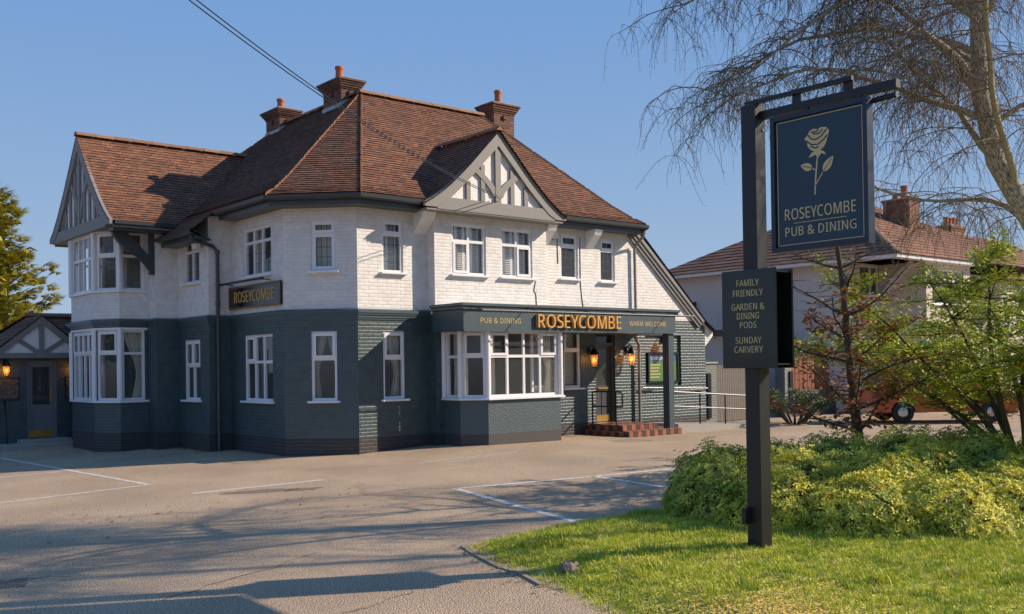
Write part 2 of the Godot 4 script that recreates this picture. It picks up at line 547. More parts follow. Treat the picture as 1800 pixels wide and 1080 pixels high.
func window(bld: Node, xf: Transform3D, w: float, h: float, o := {}) -> Node3D:
	# xf: lower left corner of the opening on the wall's face, x to the right, z out of the wall
	var win := part("window", bld, xf)
	var fw := 0.055
	var dz := -0.065
	var cols: Array = o.get("cols", [1.0])
	var tr: float = o.get("tr", 0.0)
	var f := MB.new()
	var bx := func(x0: float, x1: float, y0: float, y1: float, z0: float, z1: float) -> void:
		f.span(Vector3(x0, y0, z0), Vector3(x1, y1, z1))
	bx.call(0.0, fw, 0.0, h, dz - 0.03, dz + 0.035)
	bx.call(w - fw, w, 0.0, h, dz - 0.03, dz + 0.035)
	bx.call(fw, w - fw, 0.0, fw, dz - 0.03, dz + 0.033)
	bx.call(fw, w - fw, h - fw, h, dz - 0.03, dz + 0.033)
	var rows := [[fw, h - fw]]
	if tr > 0.0:
		rows = [[fw, tr - 0.03], [tr + 0.03, h - fw]]
		bx.call(fw, w - fw, tr - 0.03, tr + 0.03, dz - 0.028, dz + 0.031)
	var xs := [fw]
	var acc := 0.0
	for i in cols.size() - 1:
		acc += cols[i]
		var x := fw + acc * (w - 2 * fw)
		for r in rows:
			bx.call(x - 0.026, x + 0.026, r[0], r[1], dz - 0.026, dz + 0.029)
		xs.append(x - 0.026); xs.append(x + 0.026)
	xs.append(w - fw)
	var came := MB.new()
	for ri in rows.size():
		for i in cols.size():
			var x0: float = xs[i * 2]
			var x1: float = xs[i * 2 + 1]
			var y0: float = rows[ri][0]
			var y1: float = rows[ri][1]
			var sash: bool = (ri == 1 and o.get("top_sash", false) and (not o.has("sashes") or i in o.sashes)) or (ri == 0 and i in o.get("low_sash", []))
			if sash:
				var s := 0.042
				f.span(Vector3(x0 - 0.012, y0 - 0.012, dz + 0.031), Vector3(x0 + s, y1 + 0.012, dz + 0.052))
				f.span(Vector3(x1 - s, y0 - 0.012, dz + 0.031), Vector3(x1 + 0.012, y1 + 0.012, dz + 0.052))
				f.span(Vector3(x0 + s, y0 - 0.012, dz + 0.031), Vector3(x1 - s, y0 + s, dz + 0.051))
				f.span(Vector3(x0 + s, y1 - s, dz + 0.031), Vector3(x1 - s, y1 + 0.012, dz + 0.051))
				x0 += s * 0.8; x1 -= s * 0.8; y0 += s * 0.8; y1 -= s * 0.8
			var g := MB.new()
			g.quad(Vector3(x0, y0, dz), Vector3(x1, y0, dz), Vector3(x1, y1, dz), Vector3(x0, y1, dz))
			put(g, "pane", M.glass, win)
			if o.get("lead", 0) > 0:
				var nc: int = o.lead
				var nr := maxi(1, roundi((y1 - y0) / 0.2))
				for k in range(1, nc):
					var x := lerpf(x0, x1, float(k) / nc)
					came.span(Vector3(x - 0.005, y0, dz - 0.004), Vector3(x + 0.005, y1, dz + 0.005))
				for k in range(1, nr):
					var y := lerpf(y0, y1, float(k) / nr)
					came.span(Vector3(x0, y - 0.005, dz - 0.003), Vector3(x1, y + 0.005, dz + 0.004))
	put(f, "frame", M.upvc, win)
	if came.v.size(): put(came, "leading", M.lead_came, win)
	if o.get("sill", true):
		var s := MB.new()
		s.bevel(Vector3(w / 2, -0.022, 0.01), Vector3(w + 0.13, 0.045, 0.17), 0.008)
		put(s, "sill", M.upvc, win)
	var cz := -0.24
	match o.get("curtain", ""):
		"pair":
			put(curtain_mesh(w * 0.46, h, -1, true), "curtain", M.curtain, win, Transform3D(Basis(), Vector3(0.02, 0, cz)))
			put(curtain_mesh(w * 0.46, h, 1, true), "curtain", M.curtain, win, Transform3D(Basis(), Vector3(w * 0.54 - 0.02, 0, cz)))
		"left":
			put(curtain_mesh(w * 0.8, h, -1, true), "curtain", M.curtain, win, Transform3D(Basis(), Vector3(0.0, 0, cz)))
		"right":
			put(curtain_mesh(w * 0.8, h, 1, true), "curtain", M.curtain, win, Transform3D(Basis(), Vector3(w * 0.2, 0, cz)))
		"hang_left":
			put(curtain_mesh(w * 0.4, h, -1, false), "curtain", M.curtain, win, Transform3D(Basis(), Vector3(0.0, 0, cz)))
		"hang":
			put(curtain_mesh(w, h, -1, false), "curtain", M.curtain, win, Transform3D(Basis(), Vector3(0.0, 0, cz)))
		"shutter":
			var n := 2 * cols.size()
			for k in n:
				var sh := MB.new()
				var pw := (w - 0.1) / n
				var x := 0.05 + pw * k
				sh.span(Vector3(x, 0.04, cz), Vector3(x + 0.035, h - 0.04, cz + 0.025))
				sh.span(Vector3(x + pw - 0.035, 0.04, cz), Vector3(x + pw, h - 0.04, cz + 0.025))
				var y := 0.07
				while y < h - 0.08:
					sh.box(Vector3(x + pw / 2, y, cz + 0.012), Vector3(pw - 0.07, 0.044, 0.007), Basis(Vector3.RIGHT, -0.9))
					y += 0.043
				put(sh, "shutter", M.upvc, win)
		"blind":
			var bl := MB.new()
			bl.span(Vector3(0.03, h * 0.05, cz), Vector3(w - 0.03, h - 0.03, cz + 0.004))
			put(bl, "blind", M.curtain, win)
	return win

# ---------- roof ----------
var TILE_COLS := [Color(0.28, 0.125, 0.070), Color(0.29, 0.13, 0.072), Color(0.255, 0.115, 0.066), Color(0.31, 0.142, 0.078), Color(0.215, 0.10, 0.062), Color(0.28, 0.135, 0.082), Color(0.24, 0.12, 0.076), Color(0.335, 0.155, 0.084)]

func prof(pts: Array, t: float) -> float:
	for i in pts.size() - 1:
		if t <= pts[i + 1].x:
			return lerpf(pts[i].y, pts[i + 1].y, (t - pts[i].x) / (pts[i + 1].x - pts[i].x))
	return pts[-1].y

func tile_face(mb: MB, ea: Vector2, eb: Vector2, ta: Vector2, tb: Vector2, y0: float, y1: float, pf: Array, gauge := 0.1, tw := 0.165) -> void:
	# eave ea -> eb (left to right seen from outside, x and z), top ta -> tb; height along the slope from pf
	var run := absf(((ta - ea) as Vector2).dot(Vector2(eb - ea).normalized().orthogonal()))
	var rise := y1 - y0
	var ts := [0.0]
	var t := 0.0
	while t < 1.0:
		var dy := (prof(pf, minf(t + 0.01, 1.0)) - prof(pf, t)) * rise
		var sl := Vector2(run * 0.01, dy).length() / 0.01
		t += gauge / sl
		ts.append(minf(t, 1.0))
	var P := func(s: float, q: float, e: float) -> Vector3:      # s along, q up the slope, e lift
		var l := ea.lerp(ta, q)
		var r := eb.lerp(tb, q)
		var p := l.lerp(r, s)
		return Vector3(p.x, y0 + rise * prof(pf, q) + e, p.y)
	# underlay
	for i in 12:
		var q0 := i / 12.0
		var q1 := (i + 1) / 12.0
		mb.col = Color(0.05, 0.025, 0.018)
		mb.quad(P.call(0, q0, -0.012), P.call(1, q0, -0.012), P.call(1, q1, -0.012), P.call(0, q1, -0.012))
	for i in ts.size() - 1:
		var q0: float = ts[i]
		var q1: float = minf(ts[i + 1] + (ts[i + 1] - q0) * 0.12, 1.0)
		var l0 := ea.lerp(ta, q0)
		var r0 := eb.lerp(tb, q0)
		var wid := (r0 - l0).length()
		if wid < 0.04: continue
		var dirv := (r0 - l0) / wid
		var base_u := l0.dot(dirv)
		var off := (tw * 0.5 if i % 2 else 0.0) + rng.randf_range(-0.006, 0.006)
		var k0 := int(floor((base_u - off) / tw))
		var course_tone := rng.randf_range(0.9, 1.08)
		while true:
			var ua := k0 * tw + off - base_u
			var ub := ua + tw - 0.004
			k0 += 1
			if ua >= wid: break
			var sa := clampf(ua / wid, 0, 1)
			var sb := clampf(ub / wid, 0, 1)
			if sb - sa < 1e-4: continue
			var k: Color = TILE_COLS[rng.randi() % TILE_COLS.size()]
			var m := course_tone * rng.randf_range(0.9, 1.1)
			mb.col = Color(k.r * m, k.g * m, k.b * m)
			var e := 0.021 + rng.randf_range(-0.004, 0.005)
			var e2 := e + rng.randf_range(-0.003, 0.003)
			var a: Vector3 = P.call(sa, q0, e)
			var b: Vector3 = P.call(sb, q0, e2)
			mb.quad(a, b, P.call(sb, q1, 0.0), P.call(sa, q1, 0.0))
			mb.quad(P.call(sa, q0 + (q1 - q0) * 0.22, 0.0), P.call(sb, q0 + (q1 - q0) * 0.22, 0.0), b, a)

func saddle_row(mb: MB, a: Vector3, b: Vector3, side_l: Vector3, side_r: Vector3, w: float, step: float, lift: float, cols: Array) -> void:
	# overlapping bonnet tiles from a (eave) up to b; side_l / side_r point down the two slopes
	var d := b - a
	var l := d.length()
	d /= l
	var n := int(l / step)
	for i in n:
		var p := a + d * (i * step)
		var q := p + d * (step * 1.25)
		var up := Vector3.UP * (lift + rng.randf_range(-0.004, 0.006))
		var k: Color = cols[rng.randi() % cols.size()]
		mb.col = k
		var pt := p + up
		var qt := q + Vector3.UP * (lift - 0.03)
		var pl := p + side_l * w
		var pr := p + side_r * w
		var ql := q + side_l * w * 0.9
		var qr := q + side_r * w * 0.9
		var ml := (pl + pt) * 0.5 + up * 0.28
		var mr := (pr + pt) * 0.5 + up * 0.28
		var nl := (ql + qt) * 0.5 + up * 0.2
		var nr := (qr + qt) * 0.5 + up * 0.2
		mb.quad(pl, ml, nl, ql); mb.quad(ml, pt, qt, nl); mb.quad(pt, mr, nr, qt); mb.quad(mr, pr, qr, nr)
		mb.col = Color(0.40, 0.31, 0.22)
		mb.poly([pl, p - Vector3.UP * 0.01, pr, mr, pt, ml])

func ridge_row(bld: Node, a: Vector3, b: Vector3, each := 0.44) -> void:
	var d := b - a
	var l := d.length()
	d /= l
	var n := maxi(1, roundi(l / each))
	var len_ := l / n
	var side := d.cross(Vector3.UP).normalized()
	for i in n:
		var mb := MB.new()
		var p := a + d * (len_ * i + 0.004)
		var q := a + d * (len_ * (i + 1) - 0.004)
		var rr := 0.12 + rng.randf_range(-0.004, 0.004)
		var prev := Vector3.ZERO
		for k in 7:
			var an := PI * k / 6.0
			var o := side * cos(an) * rr + Vector3.UP * (sin(an) * rr * 0.8 - 0.035 + rng.randf_range(-0.003, 0.003))
			if k: mb.quad(q + prev, p + prev, p + o, q + o)
			prev = o
		mb.poly([p + side * rr - Vector3.UP * 0.035, p + Vector3.UP * (rr * 0.8 - 0.035), p - side * rr - Vector3.UP * 0.035])
		mb.poly([q - side * rr - Vector3.UP * 0.035, q + Vector3.UP * (rr * 0.8 - 0.035), q + side * rr - Vector3.UP * 0.035])
		var o2 := put(mb, "ridge_tile", M.ridges[rng.randi() % 4], bld)

func offset_path(path: Array, d: float) -> Array:
	var out := []
	for i in path.size():
		var p: Vector2 = path[i]
		var n0 := Vector2.ZERO
		var n1 := Vector2.ZERO
		if i > 0:
			var a: Vector2 = (p - path[i - 1]).normalized()
			n0 = Vector2(-a.y, a.x)
		if i < path.size() - 1:
			var b: Vector2 = (path[i + 1] - p).normalized()
			n1 = Vector2(-b.y, b.x)
		if i == 0: n0 = n1
		if i == path.size() - 1: n1 = n0
		var m := (n0 + n1).normalized()
		out.append(p + m * (d / maxf(0.3, m.dot(n0))))
	return out

func moulding(mb: MB, path: Array, pf: Array, closed_ends := true) -> void:
	# sweeps pf (Vector2(out, y)) along a wall line that runs left to right seen from outside
	var lines := []
	for q in pf:
		lines.append(offset_path(path, q.x))
	for i in path.size() - 1:
		for j in pf.size() - 1:
			var a: Vector2 = lines[j][i]
			var b: Vector2 = lines[j][i + 1]
			var e: Vector2 = lines[j + 1][i + 1]
			var f: Vector2 = lines[j + 1][i]
			mb.quad(Vector3(a.x, pf[j].y, a.y), Vector3(b.x, pf[j].y, b.y), Vector3(e.x, pf[j + 1].y, e.y), Vector3(f.x, pf[j + 1].y, f.y))
	if closed_ends:
		for e in [0, path.size() - 1]:
			var q := []
			for j in pf.size():
				q.append(Vector3(lines[j][e].x, pf[j].y, lines[j][e].y))
			if e == 0: q.reverse()
			for j in range(1, q.size() - 1):
				mb.poly([q[0], q[j], q[j + 1]])

func letters(parent: Node, text: String, xf: Transform3D, width: float, height: float, m: Material, depth := 0.004, called := "letter", bold := false) -> void:
	# one mesh for each letter, the line centred on xf, width and cap height in metres
	var font := SystemFont.new()
	font.font_names = PackedStringArray(["Droid Sans"])
	if bold: font.font_weight = 700
	var px := 64
	var adv := []
	var total := 0.0
	for ch in text:
		var w := font.get_string_size(ch, HORIZONTAL_ALIGNMENT_LEFT, -1, px).x
		adv.append(w)
		total += w
	var ps := 0.01
	var sx := width / (total * ps)
	var sy := height / (px * ps * 0.714)
	var x := -total * ps * 0.5
	var te := TextMesh.new()
	te.text = "E"; te.font = font; te.font_size = px; te.pixel_size = ps
	te.vertical_alignment = VERTICAL_ALIGNMENT_BOTTOM
	var base := te.get_aabb().position.y
	sy = height / te.get_aabb().size.y
	for i in text.length():
		var ch := text[i]
		if ch != " ":
			var tm := TextMesh.new()
			tm.text = ch
			tm.font = font
			tm.font_size = px
			tm.pixel_size = ps
			tm.depth = depth / 1.0
			tm.curve_step = 1.0
			tm.horizontal_alignment = HORIZONTAL_ALIGNMENT_LEFT
			tm.vertical_alignment = VERTICAL_ALIGNMENT_BOTTOM
			var bb := tm.get_aabb()
			var o := MeshInstance3D.new()
			o.mesh = tm
			o.material_override = m
			o.name = called
			var gx: float = x + (adv[i] * ps - bb.size.x) * 0.5 - bb.position.x
			o.transform = xf * Transform3D(Basis.from_scale(Vector3(sx, sy, 1)), Vector3(gx * sx, -base * sy, 0))
			parent.add_child(o, true)
		x += adv[i] * ps

func gable(bld: Node, xf: Transform3D, W: float, rise: float, pf: Array, big: bool) -> void:
	# half-timbered gable: xf at the middle of its foot, x right, y up, z out
	var g := part("gable", bld, xf)
	var yr := func(u: float) -> float: return rise * prof(pf, 1.0 - absf(u) / W)
	var pan := PackedVector2Array()
	for i in 17:
		var u := lerpf(-W + 0.12, W - 0.12, i / 16.0)
		pan.append(Vector2(u, maxf(yr.call(u) - 0.06, 0.03)))
	pan.append(Vector2(W - 0.12, 0.02)); pan.append(Vector2(-W + 0.12, 0.02))
	var mb := MB.new()
	mb.extrude(pan, Transform3D(Basis(), Vector3(0, 0, -0.06)), 0.04)
	put(mb, "panel", M.white_render, g)
	var bw := 0.27 if big else 0.24
	for s in [-1, 1]:
		var p := PackedVector2Array()
		for i in 13:
			var u := lerpf(0.0, W, i / 12.0)
			p.append(Vector2(s * u, yr.call(u)))
		p.append(Vector2(s * W, -0.10))
		p.append(Vector2(s * (W - 0.30), -0.10))
		for i in range(9, -1, -1):
			var u := lerpf(0.0, W - 0.32, i / 9.0)
			p.append(Vector2(s * u, maxf(yr.call(u) - bw * 1.35, -0.09)))
		mb = MB.new()
		mb.extrude(p, Transform3D(Basis(), Vector3(0, 0, 0.0)), 0.07)
		put(mb, "barge_board", M.timber, g)
	mb = MB.new()
	mb.span(Vector3(-W + 0.33, -0.13, -0.018), Vector3(W - 0.33, 0.13, 0.055))
	put(mb, "tie_beam", M.timber, g)
	mb = MB.new()
	mb.span(Vector3(-0.075, 0.13, -0.018), Vector3(0.075, rise - bw * 1.5, 0.04))
	put(mb, "king_post", M.timber, g)
	var us := [0.36, 0.74, 1.12] if big else [0.42, 0.82]
	for s in [-1, 1]:
		for u0 in us:
			var u: float = u0 * s
			var top: float = yr.call(u0 + 0.06) - bw * 1.25
			if top < 0.3: continue
			mb = MB.new()
			mb.span(Vector3(u - 0.055, 0.131, -0.018), Vector3(u + 0.055, top, 0.025))
			put(mb, "stud", M.timber, g)
		# curved brace springing from the king post
		var o := PackedVector2Array()
		var i2 := PackedVector2Array()
		var x1 := 0.66 if big else 0.62
		var y1: float = yr.call(x1) - bw * 1.2
		for k in 9:
			var a := k / 8.0
			var c := Vector2(lerpf(0.07, x1, pow(a, 1.5)), lerpf(0.30, y1, a))
			o.append(Vector2(s * (c.x - 0.07), c.y + 0.03)); i2.append(Vector2(s * (c.x + 0.07), c.y - 0.03))
		i2.reverse()
		o.append_array(i2)
		mb = MB.new()
		mb.extrude(o, Transform3D(Basis(), Vector3(0, 0, -0.018)), 0.05)
		put(mb, "brace", M.timber, g)
		if big:
			o = PackedVector2Array(); i2 = PackedVector2Array()
			for k in 7:
				var a := k / 6.0
				var c := Vector2(lerpf(1.05, 1.42, pow(a, 0.6)), lerpf(0.62, 0.12, a))
				o.append(Vector2(s * (c.x - 0.045), c.y)); i2.append(Vector2(s * (c.x + 0.045), c.y))
			i2.reverse(); o.append_array(i2)
			mb = MB.new()
			mb.extrude(o, Transform3D(Basis(), Vector3(0, 0, -0.017)), 0.045)
			put(mb, "brace", M.timber, g)

func chimney(bld: Node, x0: float, x1: float, z0: float, z1: float, yb: float, yt: float, yc: float, yp: float, pots: Array, n := 5, brick: Material = null) -> void:
	var c := part("chimney", bld)
	var mb := MB.new()
	mb.span(Vector3(x0, yb, z0), Vector3(x1, yt, z1))
	var ctr := Vector3((x0 + x1) / 2, 0, (z0 + z1) / 2)
	var sz := Vector3(x1 - x0, 0, z1 - z0)
	for i in n:
		var e := 0.02 + 0.028 * i
		var y := lerpf(yt, yc, float(i) / n)
		mb.box(ctr + Vector3(0, (y + lerpf(yt, yc, (i + 1.0) / n)) / 2, 0), Vector3(sz.x + 2 * e, (yc - yt) / n - 0.003, sz.z + 2 * e))
	if n > 3:
		mb.box(ctr + Vector3(-sz.x / 2 - 0.01, yt - 0.09, 0), Vector3(0.1, 0.1, 0.11))
		mb.box(ctr + Vector3(0, yt - 0.09, sz.z / 2 + 0.01), Vector3(0.11, 0.1, 0.1))
	put(mb, "stack", brick if brick else M.old_brick, c)
	mb = MB.new()
	mb.box(ctr + Vector3(0, yc + 0.02, 0), Vector3(sz.x + 0.1, 0.045, sz.z + 0.1))
	put(mb, "flaunching", M.mortar, c)
	for p in pots:
		mb = MB.new()
		var r: float = p[2]
		var h: float = p[3]
		mb.lathe(Vector3(p[0], yc + 0.02, p[1]), [Vector2(r * 1.1, 0), Vector2(r * 1.05, 0.05), Vector2(r * 0.95, h * 0.6), Vector2(r * 0.95, h - 0.08), Vector2(r * 1.12, h - 0.06), Vector2(r * 1.12, h), Vector2(r * 0.8, h), Vector2(r * 0.75, h - 0.2), Vector2(0.0, h - 0.2)], 16)
		put(mb, "chimney_pot", M.pot, c)

func flashing(roof: Node, a: Vector3, b: Vector3, w: float) -> void:
	var mb := MB.new()
	mb.bar(a, b, 0.03, w)
	put(mb, "flashing", M.lead, roof)

func build_pub() -> void:
	var pub := thing("pub_building", "large white and dark green corner pub with red-brown tiled hip roof and timbered gables", "pub", Vector3.ZERO)
	M.ridges = []
	for k in [0.85, 1.0, 1.12, 0.95]:
		M.ridges.append(mat(0.25 * k, 0.135 * k, 0.075 * k, 0.85))
	var up := MB.new()
	var lo := MB.new()
	var pl := MB.new()
	var pl2 := MB.new()
	var YS := 2.9
	var YT := 5.2
	# [a, b, holes]; hole: [u0, u1, y0, y1, options]
	var L3 := {"cols": [0.333, 0.333, 0.334], "tr": 0.84, "top_sash": true, "sashes": [0]}
	var segs := [
		[Vector2(0, -10.4), Vector2(0, -9.4), []],
		[Vector2(0, -9.4), Vector2(-1.05, -9.4), []],
		[Vector2(-1.05, -9.4), Vector2(-1.05, -8.95), []],
		[Vector2(-1.05, -8.95), Vector2(-1.7, -8.95), [[0.06, 0.58, 1.08, 2.73, {"tr": 1.1, "sill": false}], [0.06, 0.58, 3.66, 5.02, {"tr": 0.8, "sill": false}]]],
		[Vector2(-1.7, -8.95), Vector2(-2.08, -8.33), [[0.07, 0.66, 1.08, 2.73, {"tr": 1.1, "sill": false}], [0.07, 0.66, 3.66, 5.02, {"tr": 0.8, "sill": false}]]],
		[Vector2(-2.08, -8.33), Vector2(-2.08, -6.58), [[0.06, 1.69, 1.08, 2.73, {"cols": [0.25, 0.25, 0.25, 0.25], "tr": 1.1, "top_sash": true, "sill": false}], [0.06, 1.69, 3.66, 5.02, {"cols": [0.25, 0.25, 0.25, 0.25], "tr": 0.8, "sill": false}]]],
		[Vector2(-2.08, -6.58), Vector2(-1.7, -5.95), [[0.07, 0.67, 1.08, 2.73, {"tr": 1.1, "top_sash": true, "sill": false}], [0.07, 0.67, 3.66, 5.02, {"tr": 0.8, "top_sash": true, "sill": false}]]],
		[Vector2(-1.7, -5.95), Vector2(-1.05, -5.95), [[0.05, 0.58, 1.08, 2.73, {"tr": 1.1, "sill": false, "curtain": "right"}], [0.05, 0.58, 3.66, 5.02, {"tr": 0.8, "sill": false, "curtain": "hang_left"}]]],
		[Vector2(-1.05, -5.95), Vector2(-1.05, -5.4), []],
		[Vector2(-1.05, -5.4), Vector2(-0.52, -5.4), []],
		[Vector2(-0.52, -5.4), Vector2(-0.52, -3.65), [[0.35, 1.25, 1.08, 2.46, {"cols": [0.5, 0.5], "tr": 0.78, "top_sash": true, "curtain": "right"}], [0.35, 1.25, 3.76, 4.80, {"cols": [0.5, 0.5], "tr": 0.72, "lead": 2}]]],
		[Vector2(-0.52, -3.65), Vector2(0, -3.65), []],
		[Vector2(0, -3.65), Vector2(0, -1.1), [[0.68, 2.03, 1.08, 2.51, {"cols": [0.333, 0.333, 0.334], "tr": 0.84, "top_sash": true, "sashes": [0]}], [0.68, 2.01, 3.78, 4.83, {"cols": [0.333, 0.333, 0.334], "tr": 0.74, "lead": 2, "curtain": "hang_left"}]]],
		[Vector2(0, -1.1), Vector2(1.1, 0), [[0.57, 1.11, 1.1, 2.53, {"tr": 0.86, "top_sash": true, "low_sash": [], "curtain": "pair"}], [0.59, 1.12, 3.77, 4.82, {"tr": 0.77, "lead": 3, "top_sash": true, "low_sash": [0], "curtain": "blind"}]]],
		[Vector2(1.1, 0), Vector2(2.85, 0), [[0.60, 1.14, 1.1, 2.53, {"tr": 0.86, "top_sash": true, "curtain": "right"}], [0.60, 1.13, 3.76, 4.87, {"tr": 0.8, "lead": 3, "top_sash": true, "curtain": "shutter"}]]],
		[Vector2(2.85, 0), Vector2(2.85, 0.27), []],
		[Vector2(2.85, 0.27), Vector2(6.07, 0.27), [[0.3, 2.72, -1, 2.5, null], [0.47, 1.41, 3.77, 4.88, {"cols": [0.5, 0.5], "tr": 0.74, "low_sash": [0], "curtain": "shutter"}], [1.85, 2.78, 3.77, 4.88, {"cols": [0.5, 0.5], "tr": 0.74, "low_sash": [1], "curtain": "shutter"}]]],
		[Vector2(6.07, 0.27), Vector2(6.07, 0), []],
		[Vector2(6.07, 0), Vector2(9.3, 0), [[0.76, 1.33, 1.2, 2.62, {"tr": 0.9, "top_sash": true, "curtain": "blind"}], [1.83, 2.53, -0.7, 2.62, null], [0.70, 1.28, 3.85, 4.94, {"tr": 0.78, "lead": 3, "top_sash": true}], [2.04, 2.57, 3.83, 4.9, {"tr": 0.78, "lead": 3, "top_sash": true}]]],
	]
	for s in segs:
		var hs: Array = s[2]
		if s[0].x > 6.0 and s[1].x > 9.0:
			wall(pl, s[0], Vector2(7.9, 0), -1.0, 0.33, [])
			wall(pl2, Vector2(8.6, 0), s[1], -1.0, 0.33, [])
		else:
			wall(pl, s[0], s[1], -1.0, 0.33, [])
		wall(lo, s[0], s[1], 0.33, YS, hs)
		wall(up, s[0], s[1], YS, YT, hs)
		for h in hs:
			if h[4] == null: continue
			reveal(up if h[2] > YS else lo, s[0], s[1], h)
			window(pub, frame_of(s[0], s[1], h[0], h[2]), h[1] - h[0], h[3] - h[2], h[4])
	# right end under the long sloping roof, and the unseen back
	var e := [[Vector3(9.3, 0, 0), 5.2], [Vector3(12.15, 0, 0), 2.72]]
	wall(pl2, Vector2(9.3, 0), Vector2(12.15, 0), -1.0, 0.33, [])
	wall(lo, Vector2(9.3, 0), Vector2(12.15, 0), 0.33, 2.72, [[0.42, 1.83, 1.17, 2.5]])
	reveal(lo, Vector2(9.3, 0), Vector2(12.15, 0), [0.42, 1.83, 1.17, 2.5], 0.06)
	lo.quad(Vector3(9.72, 1.17, -0.06), Vector3(11.13, 1.17, -0.06), Vector3(11.13, 2.5, -0.06), Vector3(9.72, 2.5, -0.06))
	lo.poly([Vector3(9.3, 2.72, 0), Vector3(12.15, 2.72, 0), Vector3(11.96, YS, 0), Vector3(9.3, YS, 0)])
	up.poly([Vector3(9.3, YS, 0), Vector3(11.96, YS, 0), Vector3(9.42, 5.2, 0), Vector3(9.3, 5.2, 0)])
	for s in [[Vector2(12.15, 0), Vector2(12.15, -6.36), 2.75], [Vector2(12.15, -6.36), Vector2(6.36, -6.36), 5.2], [Vector2(6.36, -6.36), Vector2(6.36, -10.4), 5.2], [Vector2(6.36, -10.4), Vector2(0, -10.4), 5.2]]:
		wall(lo, s[0], s[1], -1.0, minf(YS, s[2]), [])
		if s[2] > YS: wall(up, s[0], s[1], YS, s[2], [])
	# big bracket-side kneeler at the foot of the long slope
	up.extrude(PackedVector2Array([Vector2(11.95, 2.98), Vector2(12.5, 2.62), Vector2(12.5, 2.5), Vector2(12.15, 2.2)]), Transform3D(Basis(), Vector3(0, 0, -0.3)), 0.29)
	put(up, "upper_wall", M.white_brick, pub)
	put(lo, "lower_wall", M.green_brick, pub)
	put(pl, "plinth", M.plinth_brick, pub)
	put(pl2, "plinth", M.plinth_brick, pub)
	# string course
	var sc := MB.new()
	var path := [Vector2(-1.05, -9.4), Vector2(-1.05, -8.95), Vector2(-1.7, -8.95), Vector2(-2.08, -8.33), Vector2(-2.08, -6.58), Vector2(-1.7, -5.95), Vector2(-1.05, -5.95), Vector2(-1.05, -5.4), Vector2(-0.52, -5.4), Vector2(-0.52, -3.65), Vector2(0, -3.65), Vector2(0, -1.1), Vector2(1.1, 0), Vector2(2.85, 0), Vector2(2.85, 0.1)]
	moulding(sc, path, [Vector2(0, 2.76), Vector2(0.018, 2.76), Vector2(0.018, 2.80), Vector2(0.034, 2.80), Vector2(0.034, 2.86), Vector2(0.055, 2.86), Vector2(0.055, 2.90), Vector2(0.072, 2.90), Vector2(0.072, 2.955), Vector2(0.03, 2.985), Vector2(0, 2.985)])
	put(sc, "string_course", M.green_paint, pub)
	# sills of the two storey bay
	var bay := [Vector2(-1.05, -8.95), Vector2(-1.7, -8.95), Vector2(-2.08, -8.33), Vector2(-2.08, -6.58), Vector2(-1.7, -5.95), Vector2(-1.05, -5.95)]
	for y in [1.04, 3.62]:
		var bs := MB.new()
		moulding(bs, bay, [Vector2(0, y - 0.01), Vector2(0.06, y - 0.01), Vector2(0.06, y + 0.035), Vector2(0, y + 0.043)])
		put(bs, "bay_sill", M.upvc, pub)
	for y in [2.73, 5.02]:
		var bs := MB.new()
		moulding(bs, bay, [Vector2(0, y), Vector2(0.022, y), Vector2(0.022, y + 0.05), Vector2(0, y + 0.055)])
		put(bs, "bay_head", M.upvc, pub)
	# corner posts of the bay windows
	for y in [[1.08, 2.73], [3.66, 5.02]]:
		for q in [Vector2(-1.7, -8.95), Vector2(-2.08, -8.33), Vector2(-2.08, -6.58), Vector2(-1.7, -5.95)]:
			var cp := MB.new()
			cp.lathe(Vector3(q.x, y[0], q.y), [Vector2(0.062, 0), Vector2(0.062, y[1] - y[0])], 8)
			put(cp, "bay_corner_post", M.upvc, pub)
	build_shopfront(pub)
	build_roof(pub)
	# floors and ceilings
	var fl := MB.new()
	var flat := Basis(Vector3.RIGHT, Vector3.BACK, Vector3.DOWN)
	for y in [0.17, 2.88, 5.14]:
		fl.extrude(PackedVector2Array([Vector2(0.03, -1.1), Vector2(1.1, -0.03), Vector2(12.1, -0.03), Vector2(12.1, -6.3), Vector2(6.3, -6.3), Vector2(6.3, -10.35), Vector2(0.03, -10.35)]) if y < 1 else PackedVector2Array([Vector2(0.03, -1.1), Vector2(1.1, -0.03), Vector2(9.4, -0.03), Vector2(9.4, -6.3), Vector2(6.3, -6.3), Vector2(6.3, -10.35), Vector2(0.03, -10.35)]), Transform3D(flat, Vector3(0, y, 0)), 0.12)
		fl.extrude(PackedVector2Array([Vector2(-1.03, -9.37), Vector2(0.02, -9.37), Vector2(0.02, -3.68), Vector2(-0.5, -3.68), Vector2(-0.5, -5.43), Vector2(-1.03, -5.43)]), Transform3D(flat, Vector3(0, y, 0)), 0.12)
		fl.extrude(PackedVector2Array([Vector2(-1.04, -8.93), Vector2(-1.68, -8.93), Vector2(-2.05, -8.3), Vector2(-2.05, -6.6), Vector2(-1.68, -5.98), Vector2(-1.04, -5.98)]), Transform3D(flat, Vector3(0, y, 0)), 0.12)
	put(fl, "interior_floor", M.room_dark, pub)
	var iw := MB.new()
	iw.span(Vector3(3.4, 0.17, -6.3), Vector3(3.5, 5.0, -0.1))
	iw.span(Vector3(6.6, 0.17, -6.3), Vector3(6.7, 5.0, -0.1))
	iw.span(Vector3(0.1, 0.17, -4.6), Vector3(9.2, 5.0, -4.5))
	iw.span(Vector3(1.5, 0.17, -10.2), Vector3(1.6, 5.0, -4.7))
	put(iw, "interior_partition", M.room, pub)

